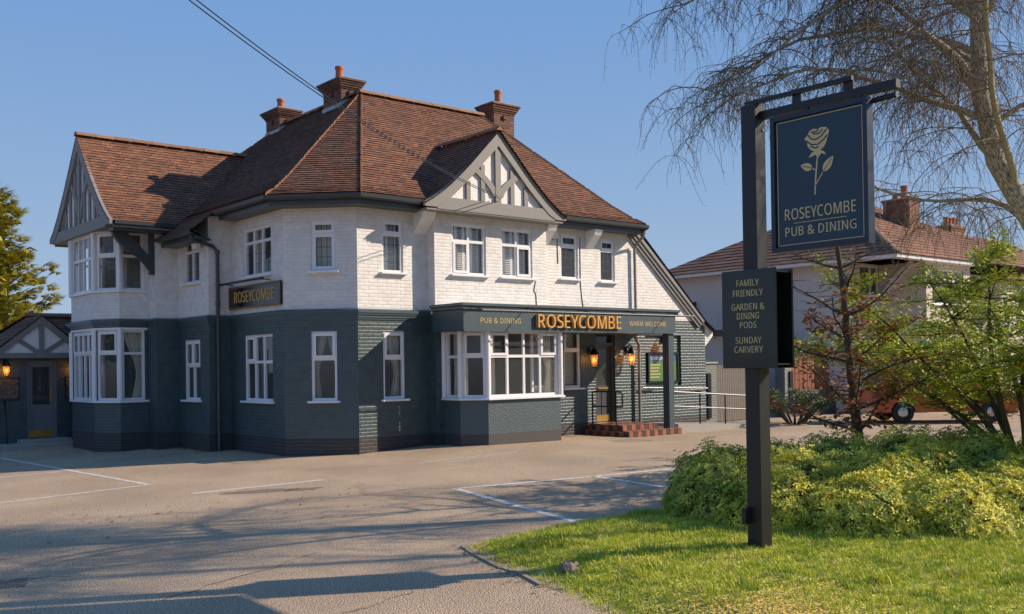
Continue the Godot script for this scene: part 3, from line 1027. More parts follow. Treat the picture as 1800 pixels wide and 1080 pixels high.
func build_shopfront(pub: Node) -> void:
	var sf := part("shopfront", pub)
	# bay window under the fascia
	var b := [Vector2(3.06, 0.27), Vector2(3.06, 0.845), Vector2(3.48, 1.26), Vector2(5.55, 1.26), Vector2(5.55, 0.27)]
	var mb := MB.new()
	var pm := MB.new()
	for i in 4:
		wall(mb, b[i], b[i + 1], 0.33, 1.07, [])
		wall(pm, b[i], b[i + 1], -0.3, 0.33, [])
	put(mb, "bay_wall", M.green_render, sf)
	put(pm, "bay_plinth", M.plinth_render, sf)
	mb = MB.new()
	moulding(mb, b, [Vector2(-0.02, 1.05), Vector2(0.075, 1.05), Vector2(0.075, 1.085), Vector2(0.03, 1.105), Vector2(-0.12, 1.105)])
	put(mb, "bay_sill", M.upvc, sf)
	for q in [b[0], b[1], b[2], b[3]]:
		mb = MB.new()
		mb.lathe(Vector3(q.x, 1.1, q.y), [Vector2(0.058, 0), Vector2(0.058, 1.41)], 8)
		put(mb, "bay_corner_post", M.upvc, sf)
	window(pub, frame_of(b[0], b[1], 0.05, 1.1), 0.47, 1.41, {"tr": 0.87, "sill": false, "curtain": "hang"})
	window(pub, frame_of(b[1], b[2], 0.05, 1.1), 0.49, 1.41, {"tr": 0.87, "sill": false, "top_sash": true})
	window(pub, frame_of(b[2], b[3], 0.05, 1.1), 1.97, 1.41, {"cols": [0.25, 0.25, 0.25, 0.25], "tr": 0.87, "sill": false, "top_sash": true, "sashes": [0, 3]})
	put(curtain_mesh(0.3, 1.4, -1, false), "curtain", M.curtain, sf, Transform3D(Basis(), Vector3(3.58, 1.1, 1.0)))
	put(curtain_mesh(0.42, 1.4, 1, true), "curtain", M.curtain, sf, Transform3D(Basis(), Vector3(5.05, 1.1, 1.0)))
	window(pub, frame_of(b[3], b[4], 0.05, 1.1), 0.88, 1.41, {"tr": 0.87, "sill": false})
	mb = MB.new()
	mb.extrude(PackedVector2Array([Vector2(3.08, 0.1), Vector2(5.53, 0.1), Vector2(5.53, 1.23), Vector2(3.5, 1.23), Vector2(3.08, 0.83)]), Transform3D(Basis(Vector3.RIGHT, Vector3.BACK, Vector3.DOWN), Vector3(0, 1.05, 0)), 0.05)
	put(mb, "bay_board", M.room, sf)
	# canopy box with fascia
	mb = MB.new()
	mb.span(Vector3(2.78, 2.50, 0.275), Vector3(9.35, 2.98, 1.36))
	mb.span(Vector3(6.08, 2.50, 0.003), Vector3(9.35, 2.98, 0.275))
	put(mb, "canopy", M.green_paint, sf)
	mb = MB.new()
	moulding(mb, [Vector2(2.78, 0.28), Vector2(2.78, 1.36), Vector2(9.35, 1.36), Vector2(9.35, 0.01)], [Vector2(0.0, 2.93), Vector2(0.05, 2.95), Vector2(0.05, 3.0), Vector2(0.09, 3.02), Vector2(0.09, 3.075), Vector2(-0.3, 3.09)])
	put(mb, "cornice", M.green_paint, sf)
	mb = MB.new()
	mb.quad(Vector3(2.9, 3.082, 0.28), Vector3(2.9, 3.082, 1.2), Vector3(9.2, 3.082, 1.2), Vector3(9.2, 3.082, 0.28))
	put(mb, "canopy_roof", M.lead, sf)
	mb = MB.new()
	mb.span(Vector3(2.772, 2.492, 1.361), Vector3(9.358, 2.53, 1.39))
	put(mb, "fascia_bead", M.green_paint, sf)
	# lighting trough on arms in front of the fascia
	mb = MB.new()
	mb.tube([Vector3(2.86, 2.90, 1.88), Vector3(9.42, 2.90, 1.88)], [0.02, 0.02], 8)
	put(mb, "light_bar", M.grey_paint, sf)
	for x in [2.95, 4.45, 6.0, 7.55, 9.05]:
		mb = MB.new()
		mb.tube([Vector3(x, 2.90, 1.88), Vector3(x + 0.02, 3.0, 1.4)], [0.011, 0.011], 6)
		put(mb, "light_arm", M.black, sf)
	letters(sf, "ROSEYCOMBE", Transform3D(Basis(), Vector3(6.05, 2.585, 1.41)), 2.64, 0.29, M.gold, 0.085, "letter")
	letters(sf, "PUB & DINING", Transform3D(Basis(), Vector3(3.77, 2.665, 1.364)), 1.12, 0.11, M.gold_flat, 0.004)
	letters(sf, "WARM WELCOME", Transform3D(Basis(), Vector3(8.35, 2.665, 1.364)), 1.32, 0.11, M.gold_flat, 0.004)
	# portico posts
	mb = MB.new()
	mb.bevel(Vector3(9.2, 1.33, 1.24), Vector3(0.2, 2.34, 0.2), 0.01)
	put(mb, "portico_post", M.green_paint, sf)
	# entrance door
	var d := part("door", pub, Transform3D(Basis(), Vector3(7.9, 0.3, -0.14)))
	mb = MB.new()
	mb.span(Vector3(0.0, 0, -0.03), Vector3(0.06, 2.32, 0.1)); mb.span(Vector3(0.64, 0, -0.03), Vector3(0.7, 2.32, 0.1)); mb.span(Vector3(0.06, 1.93, -0.03), Vector3(0.64, 2.0, 0.098)); mb.span(Vector3(0.06, 2.26, -0.03), Vector3(0.64, 2.32, 0.098))
	put(mb, "frame", M.door_paint, d)
	mb = MB.new()
	mb.span(Vector3(0.06, 0.01, -0.02), Vector3(0.16, 1.93, 0.02)); mb.span(Vector3(0.54, 0.01, -0.02), Vector3(0.64, 1.93, 0.02)); mb.span(Vector3(0.16, 0.01, -0.019), Vector3(0.54, 0.2, 0.019)); mb.span(Vector3(0.16, 0.78, -0.019), Vector3(0.54, 0.92, 0.019)); mb.span(Vector3(0.16, 1.83, -0.019), Vector3(0.54, 1.93, 0.019)); mb.span(Vector3(0.16, 0.2, -0.005), Vector3(0.54, 0.78, 0.005)); mb.span(Vector3(0.325, 0.2, 0.005), Vector3(0.375, 0.78, 0.018))
	put(mb, "leaf", M.door_paint, d)
	mb = MB.new()
	mb.quad(Vector3(0.16, 0.92, 0), Vector3(0.54, 0.92, 0), Vector3(0.54, 1.83, 0), Vector3(0.16, 1.83, 0))
	put(mb, "pane", M.glass, d)
	mb = MB.new()
	mb.quad(Vector3(0.06, 2.0, 0), Vector3(0.64, 2.0, 0), Vector3(0.64, 2.26, 0), Vector3(0.06, 2.26, 0))
	put(mb, "transom_pane", M.glass, d)
	mb = MB.new()
	mb.span(Vector3(0.09, 0.03, 0.02), Vector3(0.61, 0.19, 0.024))
	put(mb, "kick_plate", M.brass, d)
	mb = MB.new()
	mb.span(Vector3(0.18, 0.84, 0.02), Vector3(0.52, 0.88, 0.05))
	put(mb, "push_bar", M.brass, d)
	mb = MB.new()
	mb.span(Vector3(7.9, -0.3, -0.14), Vector3(8.6, 0.3, -0.01))
	mb.span(Vector3(7.9, 0.28, -0.4), Vector3(8.6, 0.301, -0.14))
	put(mb, "threshold", M.concrete, sf)
	mb = MB.new()
	mb.quad(Vector3(7.9, 0.3, 0), Vector3(7.9, 0.3, -0.14), Vector3(7.9, 2.62, -0.14), Vector3(7.9, 2.62, 0))
	mb.quad(Vector3(8.6, 0.3, -0.14), Vector3(8.6, 0.3, 0), Vector3(8.6, 2.62, 0), Vector3(8.6, 2.62, -0.14))
	put(mb, "door_reveal", M.green_paint, sf)

func build_roof(pub: Node) -> void:
	var roof := part("roof", pub)
	var PF := [Vector2(0, 0), Vector2(0.08, 0.055), Vector2(0.2, 0.165), Vector2(1, 1)]
	var PG := [Vector2(0, 0), Vector2(0.12, 0.075), Vector2(0.3, 0.225), Vector2(0.55, 0.48), Vector2(1, 1)]
	var y0 := 5.30
	var y1 := 8.44
	var ap := Vector2(3.18, -3.18)
	var faces := [
		# L, chamfer, R, right end, back slopes
		[Vector2(-0.45, -10.83), Vector2(-0.45, -0.9136), Vector2(3.18, -7.2), ap],
		[Vector2(-0.45, -0.9136), Vector2(0.9136, 0.45), ap, ap],
		[Vector2(0.9136, 0.45), Vector2(9.3, 0.45), ap, Vector2(6.87, -3.18)],
		[Vector2(9.3, 0.45), Vector2(9.3, -6.81), Vector2(6.87, -3.18), Vector2(6.87, -3.18)],
		[Vector2(9.3, -6.81), Vector2(3.18, -6.81), Vector2(6.87, -3.18), ap],
		[Vector2(6.81, -3.18), Vector2(6.81, -10.83), ap, Vector2(3.18, -7.2)],
		[Vector2(6.81, -10.83), Vector2(-0.45, -10.83), Vector2(3.18, -7.2), Vector2(3.18, -7.2)],
	]
	for f in faces:
		var mb := MB.new()
		tile_face(mb, f[0], f[1], f[2], f[3], y0, y1, PF)
		tag(put(mb, "roof_tiles", M.tile, roof), "", "", "", "stuff")
	# the step in the left wall: the slope runs on down
	var mb := MB.new()
	tile_face(mb, Vector2(-0.97, -5.7), Vector2(-0.97, -3.35), Vector2(-0.40, -5.7), Vector2(-0.40, -3.35), 4.86, 5.33, [Vector2(0, 0), Vector2(1, 1)])
	tag(put(mb, "roof_tiles", M.tile, roof), "", "", "", "stuff")
	# wing
	var wy0 := 5.14
	var wy1 := 7.45
	mb = MB.new()
	tile_face(mb, Vector2(-2.22, -5.05), Vector2(1.2, -5.05), Vector2(-2.22, -7.35), Vector2(2.4, -7.35), wy0, wy1, PG)
	tile_face(mb, Vector2(2.4, -9.65), Vector2(-2.22, -9.65), Vector2(2.4, -7.35), Vector2(-2.22, -7.35), wy0, wy1, PG)
	tag(put(mb, "roof_tiles", M.tile, roof), "", "", "", "stuff")
	# gable over the shop front bay
	mb = MB.new()
	tile_face(mb, Vector2(2.33, -1.7), Vector2(2.33, 0.74), Vector2(4.33, -1.7), Vector2(4.33, 0.74), 5.19, 6.96, PG)
	tile_face(mb, Vector2(6.33, 0.74), Vector2(6.33, -1.7), Vector2(4.33, 0.74), Vector2(4.33, -1.7), 5.19, 6.96, PG)
	tag(put(mb, "roof_tiles", M.tile, roof), "", "", "", "stuff")
	# long slope over the right end
	mb = MB.new()
	tile_face(mb, Vector2(12.5, 0.14), Vector2(12.5, -6.5), Vector2(9.25, 0.14), Vector2(9.25, -6.5), 2.62, 5.36, [Vector2(0, 0), Vector2(0.12, 0.085), Vector2(1, 1)])
	tag(put(mb, "roof_tiles", M.tile, roof), "", "", "", "stuff")
	# bonnet hips
	var dn := func(v: Vector3) -> Vector3: return v.normalized()
	mb = MB.new()
	var A := Vector3(3.18, y1, -3.18)
	var hips := [[Vector3(-0.45, y0, -0.9136), A, Vector3(-1, -0.8, 0), Vector3(-0.7, -0.75, 0.7)], [Vector3(0.9136, y0, 0.45), A, Vector3(-0.7, -0.75, 0.7), Vector3(0, -0.8, 1)], [Vector3(9.3, y0, 0.45), Vector3(6.87, y1, -3.18), Vector3(0, -0.8, 1), Vector3(1, -1.2, 0)], [Vector3(-0.45, y0, -10.83), Vector3(3.18, y1, -7.2), Vector3(0, -0.8, -1), Vector3(-1, -0.8, 0)]]
	for h in hips:
		for i in 8:
			var q0: float = [0.0, 0.08, 0.2, 0.36, 0.52, 0.68, 0.84, 0.92][i]
			var q1: float = [0.08, 0.2, 0.36, 0.52, 0.68, 0.84, 0.92, 1.0][i]
			var a: Vector3 = h[0].lerp(h[1], q0); a.y = y0 + (y1 - y0) * prof(PF, q0)
			var b: Vector3 = h[0].lerp(h[1], q1); b.y = y0 + (y1 - y0) * prof(PF, q1)
			saddle_row(mb, a, b, h[2].normalized(), h[3].normalized(), 0.12, 0.1, 0.055, TILE_COLS)
	tag(put(mb, "hip_tiles", M.tile, roof), "", "", "", "stuff")
	# ridges
	ridge_row(roof, Vector3(3.1, y1 + 0.03, -3.18), Vector3(6.95, y1 + 0.03, -3.18))
	ridge_row(roof, Vector3(3.18, y1 + 0.02, -3.3), Vector3(3.18, y1 + 0.02, -7.3))
	ridge_row(roof, Vector3(-2.24, wy1 + 0.03, -7.35), Vector3(2.3, wy1 + 0.03, -7.35))
	ridge_row(roof, Vector3(4.33, 6.99, 0.76), Vector3(4.33, 6.99, -1.55))
	# timbered gables
	gable(pub, Transform3D(Basis(Vector3(0, 0, 1), Vector3.UP, Vector3(-1, 0, 0)), Vector3(-2.14, 5.16, -7.35)), 2.32, 2.28, PG, true)
	gable(pub, Transform3D(Basis(), Vector3(4.33, 5.22, 0.62)), 2.0, 1.72, PG, false)
	# boxed-in gable feet
	mb = MB.new()
	mb.span(Vector3(-2.14, 5.04, -9.6), Vector3(-1.0, 5.08, -5.08))
	mb.span(Vector3(-2.1, 5.0, -5.1), Vector3(0.2, 5.1, -5.07))
	mb.span(Vector3(-2.1, 5.0, -9.63), Vector3(0.2, 5.1, -9.6))
	put(mb, "wing_soffit", M.timber, pub)
	mb = MB.new()
	mb.span(Vector3(2.4, 5.06, 0.272), Vector3(6.26, 5.1, 0.66))
	put(mb, "gable_soffit", M.timber, pub)
	# eaves: soffit, fascia and gutter
	var ev := [Vector2(0.001, 5.07), Vector2(0.40, 5.07), Vector2(0.40, 5.24), Vector2(0.415, 5.20), Vector2(0.45, 5.17), Vector2(0.49, 5.17), Vector2(0.53, 5.20), Vector2(0.54, 5.275), Vector2(0.525, 5.275), Vector2(0.50, 5.22), Vector2(0.44, 5.22), Vector2(0.40, 5.27)]
	for p in [[Vector2(0, -3.35), Vector2(0, -1.1), Vector2(1.1, 0), Vector2(2.42, 0)], [Vector2(6.3, 0), Vector2(9.36, 0)]]:
		mb = MB.new()
		moulding(mb, p, ev)
		put(mb, "eaves_gutter", M.gutter, pub)
	mb = MB.new()
	var ev2 := []
	for q in ev: ev2.append(Vector2(q.x, q.y - 0.44))
	moulding(mb, [Vector2(-0.52, -5.45), Vector2(-0.52, -3.4)], ev2)
	put(mb, "eaves_gutter", M.gutter, pub)
	mb = MB.new()
	var ev3 := []
	for q in ev: ev3.append(Vector2(q.x - 0.13, q.y - 0.13))
	moulding(mb, [Vector2(-2.1, -5.4), Vector2(0.3, -5.4)], ev3)
	put(mb, "eaves_gutter", M.gutter, pub)
	# verge of the long slope
	mb = MB.new()
	for k in 3:
		var d := 0.06 + 0.09 * k
		mb.bar(Vector3(9.3 - d * 0.64, 5.24 - d * 0.76, 0.03 + 0.03 * (2 - k)), Vector3(12.02 - d * 0.64, 2.93 - d * 0.76, 0.03 + 0.03 * (2 - k)), 0.06 + 0.0 * k, 0.085, Vector3(0.64, 0.76, 0))
	put(mb, "verge_moulding", M.timber, pub)
	# plaster corbels under the eaves
	for x in [[2.5, 2.84], [6.08, 6.36], [7.62, 7.86]]:
		mb = MB.new()
		mb.extrude(PackedVector2Array([Vector2(0.0, 4.62), Vector2(0.0, 5.065), Vector2(-0.38, 5.065), Vector2(-0.30, 4.93)]), Transform3D(Basis(Vector3(0, 0, -1), Vector3.UP, Vector3(1, 0, 0)), Vector3(x[0], 0, 0.001)), x[1] - x[0])
		put(mb, "corbel", M.white_render, pub)
	# bracket of the wing gable
	mb = MB.new()
	var o := PackedVector2Array()
	for k in 9:
		var a := k / 8.0
		o.append(Vector2(lerpf(0.08, 0.95, a) , lerpf(-0.95, -0.12, a) + 0.06 * sin(a * PI * 2.0)))
	o.append(Vector2(0.95, 0.02)); o.append(Vector2(0.72, 0.02)); o.append(Vector2(0.08, -0.62)); 
	mb.extrude(o, Transform3D(Basis(Vector3(-1, 0, 0), Vector3.UP, Vector3(0, 0, -1)), Vector3(-1.055, 5.02, -5.45)), 0.13)
	mb.span(Vector3(-1.155, 4.0, -5.585), Vector3(-1.055, 5.03, -5.445))
	put(mb, "gable_bracket", M.gutter, pub)
	# chimneys
	chimney(roof, 2.89, 3.40, -4.48, -3.6, 7.6, 8.62, 8.86, 9.3, [[3.05, -3.95, 0.1, 0.36], [3.1, -4.3, 0.09, 0.12]])
	chimney(roof, 2.91, 3.42, -7.70, -6.9, 7.6, 8.58, 8.80, 9.2, [[3.08, -7.15, 0.1, 0.30]])
	chimney(roof, 7.44, 8.16, -3.85, -3.3, 7.3, 8.64, 8.90, 9.4, [[7.8, -3.55, 0.1, 0.42]])
	flashing(roof, Vector3(2.875, 8.17, -3.59), Vector3(2.875, 8.17, -4.5), 0.16)
	flashing(roof, Vector3(2.895, 8.17, -6.89), Vector3(2.895, 8.17, -7.72), 0.16)
	flashing(roof, Vector3(2.88, 8.22, -3.588), Vector3(3.42, 8.46, -3.588), 0.12)
	flashing(roof, Vector3(2.9, 8.22, -6.888), Vector3(3.44, 8.46, -6.888), 0.12)
	# downpipes
	mb = MB.new()
	var gy := ground(-0.3, -3.6)
	mb.tube([Vector3(-0.98, 4.72, -3.5), Vector3(-0.93, 4.62, -3.5), Vector3(-0.45, 4.52, -3.57), Vector3(-0.34, 4.4, -3.57), Vector3(-0.34, gy, -3.57)], [0.042, 0.042, 0.042, 0.042, 0.042], 10)
	for y in [4.35, 3.2, 1.9, 0.6]:
		mb.lathe(Vector3(-0.34, y, -3.57), [Vector2(0.042, 0), Vector2(0.052, 0), Vector2(0.052, 0.09), Vector2(0.042, 0.09)], 10)
	put(mb, "downpipe", M.gutter, pub)
	mb = MB.new()
	mb.tube([Vector3(9.28, 5.15, 0.44), Vector3(9.28, 5.0, 0.40), Vector3(9.29, 4.8, 0.12), Vector3(9.29, 4.7, 0.08), Vector3(9.30, 3.2, 0.08), Vector3(9.28, 3.12, 0.14)], [0.038, 0.038, 0.038, 0.038, 0.038, 0.038], 10)
	put(mb, "downpipe", M.timber, pub)
	mb = MB.new()
	mb.tube([Vector3(9.12, 2.52, 0.22), Vector3(9.12, 2.42, 0.22), Vector3(9.36, 2.25, 0.12), Vector3(9.38, 2.15, 0.10), Vector3(9.38, 0.22, 0.10)], [0.04, 0.04, 0.04, 0.04, 0.04], 10)
	for y in [2.1, 1.3]:
		mb.lathe(Vector3(9.38, y, 0.10), [Vector2(0.04, 0), Vector2(0.05, 0), Vector2(0.05, 0.08), Vector2(0.04, 0.08)], 10)
	put(mb, "downpipe", M.timber, pub)
	# vent grille
	mb = MB.new()
	mb.span(Vector3(2.42, 2.42, 0.0), Vector3(2.78, 2.76, 0.03))
	for k in 8:
		mb.box(Vector3(2.6, 2.455 + k * 0.038, 0.04), Vector3(0.31, 0.02, 0.012), Basis(Vector3.RIGHT, 0.6))
	put(mb, "vent_grille", M.green_paint, pub)

var ISLAND := PackedVector2Array([Vector2(-2.97, 8.87), Vector2(-3.15, 9.35), Vector2(-3.3, 9.85), Vector2(-3.36, 10.3), Vector2(-3.52, 10.8), Vector2(-3.72, 11.5), Vector2(-3.9, 12.3), Vector2(-4.1, 13.4), Vector2(-4.3, 15.5), Vector2(-3.5, 19.0), Vector2(4, 22), Vector2(15, 20), Vector2(15, 11), Vector2(12, 9.2), Vector2(9.5, 8.6), Vector2(6, 8.9), Vector2(2.5, 9.0), Vector2(0.4, 9.1), Vector2(-0.3, 8.95), Vector2(-0.9, 8.82), Vector2(-1.58, 8.68), Vector2(-2.3, 8.72), Vector2(-2.7, 8.8)])

func island_depth(p: Vector2) -> float:
	var d := 1e9
	for i in ISLAND.size():
		var q := Geometry2D.get_closest_point_to_segment(p, ISLAND[i], ISLAND[(i + 1) % ISLAND.size()])
		d = minf(d, q.distance_to(p))
	return d if Geometry2D.is_point_in_polygon(p, ISLAND) else -d

func turf(x: float, z: float) -> float:
	var d := island_depth(Vector2(x, z))
	return ground(x, z) + (-0.02 + 0.15 * smoothstep(0.0, 0.9, d) if d > 0 else -0.03)

func strip(mb: MB, a: Vector2, b: Vector2, w: float, lift: float) -> void:
	# painted line on the tarmac, following its fall
	var d := (b - a).normalized()
	var s := Vector2(-d.y, d.x) * w * 0.5
	var n := maxi(1, int((b - a).length() / 0.6))
	for i in n:
		var p := a.lerp(b, float(i) / n)
		var q := a.lerp(b, (i + 1.0) / n)
		var pts := [p - s, q - s, q + s, p + s]
		var v := []
		for k in pts: v.append(Vector3(k.x, ground(k.x, k.y) + lift, k.y))
		if (v[1] - v[0]).cross(v[2] - v[0]).y < 0: v.reverse()
		mb.poly(v)

func blob(mb: MB, c: Vector2, rx: float, rz: float, turn: float, seed_: int, lift: float) -> void:
	# irregular flat patch
	var f := FastNoiseLite.new()
	f.seed = seed_
	f.frequency = 0.9
	var n := 40
	var pts := []
	for i in n:
		var a := -TAU * i / n
		var r := 1.0 + 0.55 * f.get_noise_2d(cos(a) * 1.3, sin(a) * 1.3) + 0.2 * f.get_noise_2d(cos(a) * 6.0 + 9.0, sin(a) * 6.0)
		var p := Vector2(cos(a) * rx * r, sin(a) * rz * r).rotated(turn) + c
		pts.append(Vector3(p.x, ground(p.x, p.y) + lift, p.y))
	var o := Vector3(c.x, ground(c.x, c.y) + lift, c.y)
	for i in n:
		mb.poly([o, pts[i], pts[(i + 1) % n]])

func build_ground() -> void:
	# tarmac
	var m := StandardMaterial3D.new()
	m.albedo_color = Color(1, 1, 1)
	m.albedo_texture = noise_tex(51, 0.10, lin(0.23, 0.168, 0.112), lin(0.90, 0.675, 0.46), 1024, 3, 0.22, 0.74)
	m.uv1_triplanar = true
	m.uv1_world_triplanar = true
	m.uv1_scale = Vector3(0.45, 0.45, 0.45)
	m.roughness = 0.92
	m.normal_enabled = true
	m.normal_texture = noise_normal(52, 0.12, 9.0, 1024)
	m.detail_enabled = true
	m.detail_blend_mode = BaseMaterial3D.BLEND_MODE_MUL
	m.detail_uv_layer = BaseMaterial3D.DETAIL_UV_2
	m.uv2_triplanar = true
	m.uv2_world_triplanar = true
	m.uv2_scale = Vector3(0.06, 0.06, 0.06)
	m.detail_albedo = noise_tex(53, 0.012, Color(0.86, 0.855, 0.85), Color(1.0, 1.0, 1.0), 512, 5)
	M.tarmac = m
	var mb := MB.new()
	var xs := [-60.0, -40.0, -30.0, -20, -15, -12, -10, -8, -6, -4, -2, 0, 1.1, 2, 3.4, 5.5, 8, 11, 14, 18, 25, 40, 80, 200.0]
	var zs := [-200.0, -80, -40, -25, -15, -10, -6, -3, 0, 1.5, 3, 5, 7, 9, 11, 13, 16, 20, 30, 41.5, 60.0, 100.0]
	for i in xs.size() - 1:
		for j in zs.size() - 1:
			var p := func(x: float, z: float) -> Vector3: return Vector3(x, ground(x, z), z)
			mb.quad(p.call(xs[i], zs[j]), p.call(xs[i], zs[j + 1]), p.call(xs[i + 1], zs[j + 1]), p.call(xs[i + 1], zs[j]))
	tag(put(mb, "ground", m, self), "", "", "", "structure")
	# painted bays
	var worn := StandardMaterial3D.new()
	worn.albedo_texture = noise_tex(54, 0.03, lin(0.36, 0.33, 0.30), lin(0.78, 0.76, 0.73), 512, 4)
	worn.uv1_scale = Vector3(0.6, 0.6, 1)
	worn.roughness = 0.8
	var faint := StandardMaterial3D.new()
	faint.albedo_texture = noise_tex(55, 0.03, lin(0.42, 0.36, 0.31), lin(0.60, 0.53, 0.46), 512, 4)
	faint.roughness = 0.85
	var lines := [[Vector2(-3.95, -7.28), Vector2(-3.457, 0.75), 0.09], [Vector2(-3.43, 0.715), Vector2(-9.0, 0.64), 0.09], [Vector2(-3.87, -2.94), Vector2(-9.0, -3.4), 0.08],
		[Vector2(-0.5, 5.40), Vector2(-1.2, 8.9), 0.11], [Vector2(-0.53, 5.42), Vector2(3.6, 7.02), 0.10], [Vector2(1.63, 6.2), Vector2(1.41, 8.9), 0.10]]
	for l in lines:
		mb = MB.new()
		strip(mb, l[0], l[1], l[2], 0.004)
		tag(put(mb, "road_marking", worn, self), "", "", "", "structure")
	for l in [[Vector2(-3.4, 2.4), Vector2(-1.3, 2.8), 0.16], [Vector2(0.93, 2.36), Vector2(3.2, 2.62), 0.07], [Vector2(1.3, 2.7), Vector2(3.0, 2.75), 0.06]]:
		mb = MB.new()
		strip(mb, l[0], l[1], l[2], 0.004)
		tag(put(mb, "road_marking", faint, self), "", "", "", "structure")
	# broken and patched tarmac
	var dark := StandardMaterial3D.new()
	dark.albedo_texture = noise_tex(56, 0.12, lin(0.12, 0.095, 0.075), lin(0.42, 0.33, 0.25), 512, 4)
	dark.uv1_scale = Vector3(0.8, 0.8, 1)
	dark.roughness = 0.95
	dark.normal_enabled = true
	dark.normal_texture = noise_normal(57, 0.1, 14.0)
	mb = MB.new()
	blob(mb, Vector2(-2.55, 3.1), 0.55, 0.16, 0.5, 1, 0.004)
	blob(mb, Vector2(-2.0, 3.5), 0.3, 0.12, 0.3, 2, 0.004)
	blob(mb, Vector2(-7.1, 6.7), 0.3, 0.2, 0.7, 3, 0.004)
	tag(put(mb, "road_patch", dark, self), "", "", "", "structure")
	# cracks
	for q in [[Vector2(-5.6, 10.3), Vector2(-4.4, 10.1), 11], [Vector2(-7.4, 6.2), Vector2(-6.5, 6.9), 12], [Vector2(-4.6, 5.2), Vector2(-2.2, 6.6), 13], [Vector2(-1.0, 1.3), Vector2(0.6, 2.3), 14], [Vector2(-6.2, 8.6), Vector2(-4.2, 7.9), 15], [Vector2(4.2, 1.75), Vector2(5.6, 2.6), 16], [Vector2(5.6, 2.6), Vector2(7.4, 2.1), 17]]:
		var cr := RandomNumberGenerator.new()
		cr.seed = q[2]
		mb = MB.new()
		var n := 14
		var last: Vector2 = q[0]
		for i in n:
			var nx: Vector2 = q[0].lerp(q[1], (i + 1.0) / n) + Vector2(cr.randf_range(-0.05, 0.05), cr.randf_range(-0.05, 0.05))
			strip(mb, last, nx, cr.randf_range(0.008, 0.02), 0.004)
			last = nx
		tag(put(mb, "road_crack", dark, self), "", "", "", "structure")
	# drain covers by the shop front
	mb = MB.new()
	mb.box(Vector3(6.6, ground(6.6, 2.2) + 0.002, 2.2), Vector3(1.1, 0.010, 0.7))
	tag(put(mb, "manhole_cover", M.kerb, self), "flat square manhole cover let into the tarmac near the tiled steps", "manhole cover")
	# turf island
	var soil := StandardMaterial3D.new()
	soil.albedo_texture = noise_tex(61, 0.06, lin(0.19, 0.21, 0.025), lin(0.80, 0.74, 0.10), 512, 5, 0.15, 0.75)
	soil.uv1_scale = Vector3(0.5, 0.5, 1)
	soil.roughness = 0.95
	soil.normal_enabled = true
	soil.normal_texture = noise_normal(62, 0.1, 10.0)
	soil.vertex_color_use_as_albedo = true
	mb = MB.new()
	var st := 0.14
	var bare := FastNoiseLite.new()
	bare.seed = 9
	bare.frequency = 0.5
	var hx := {}
	for i in range(0, 140):
		for j in range(0, 96):
			var x := -4.4 + i * st
			var z := 8.5 + j * st
			hx[Vector2i(i, j)] = [island_depth(Vector2(x, z)), Vector3(x, turf(x, z), z)]
	for i in range(0, 139):
		for j in range(0, 95):
			var q := [hx[Vector2i(i, j)], hx[Vector2i(i, j + 1)], hx[Vector2i(i + 1, j + 1)], hx[Vector2i(i + 1, j)]]
			if q[0][0] > 0 and q[1][0] > 0 and q[2][0] > 0 and q[3][0] > 0:
				var c: Vector3 = q[0][1]
				var k := bare_at(c.x, c.z, bare)
				mb.col = Color(1, 1, 1).lerp(Color(1.05, 0.72, 1.6), k)
				var v := []
				for e in q: v.append(e[1])
				mb.poly(v)
	tag(put(mb, "lawn", soil, self), "", "", "", "structure")
	# concrete edging
	var kerb := Node3D.new()
	kerb.name = "kerb"
	add_child(kerb)
	tag(kerb, "", "", "", "structure")
	for i in 4:
		var a := ISLAND[i]
		var b := ISLAND[i + 1]
		mb = MB.new()
		var p := Vector3(a.x, ground(a.x, a.y) - 0.01, a.y)
		var q := Vector3(b.x, ground(b.x, b.y) - 0.01, b.y)
		var g := (q - p) * 0.01
		mb.bar(p + g, q - g, 0.05, 0.045 + 0.012 * (i % 2))
		put(mb, "kerb_stone", M.kerb, kerb)
	# grass blades
	var blades := []
	for variant in 3:
		mb = MB.new()
		for k in 7:
			var a := rng.randf() * TAU
			var o := Vector3(rng.randf_range(-0.035, 0.035), 0, rng.randf_range(-0.035, 0.035))
			var h := rng.randf_range(0.018, 0.045) * (1.0 + 0.5 * (1.0 if variant == 2 else 0.0))
			var side := Vector3(cos(a), 0, sin(a)) * 0.0035
			var lean := Vector3(-sin(a), 0, cos(a)) * rng.randf_range(0.012, 0.04)
			mb.quad(o - side, o + side, o + side * 0.7 + lean * 0.4 + Vector3.UP * h * 0.6, o - side * 0.7 + lean * 0.4 + Vector3.UP * h * 0.6)
			mb.poly([o - side * 0.7 + lean * 0.4 + Vector3.UP * h * 0.6, o + side * 0.7 + lean * 0.4 + Vector3.UP * h * 0.6, o + lean + Vector3.UP * h])
		blades.append(mb.mesh())
	var gm := StandardMaterial3D.new()
	gm.vertex_color_use_as_albedo = true
	gm.roughness = 0.7
	gm.backlight_enabled = true
	gm.backlight = Color(0.62, 0.66, 0.16)
	M.blade = gm
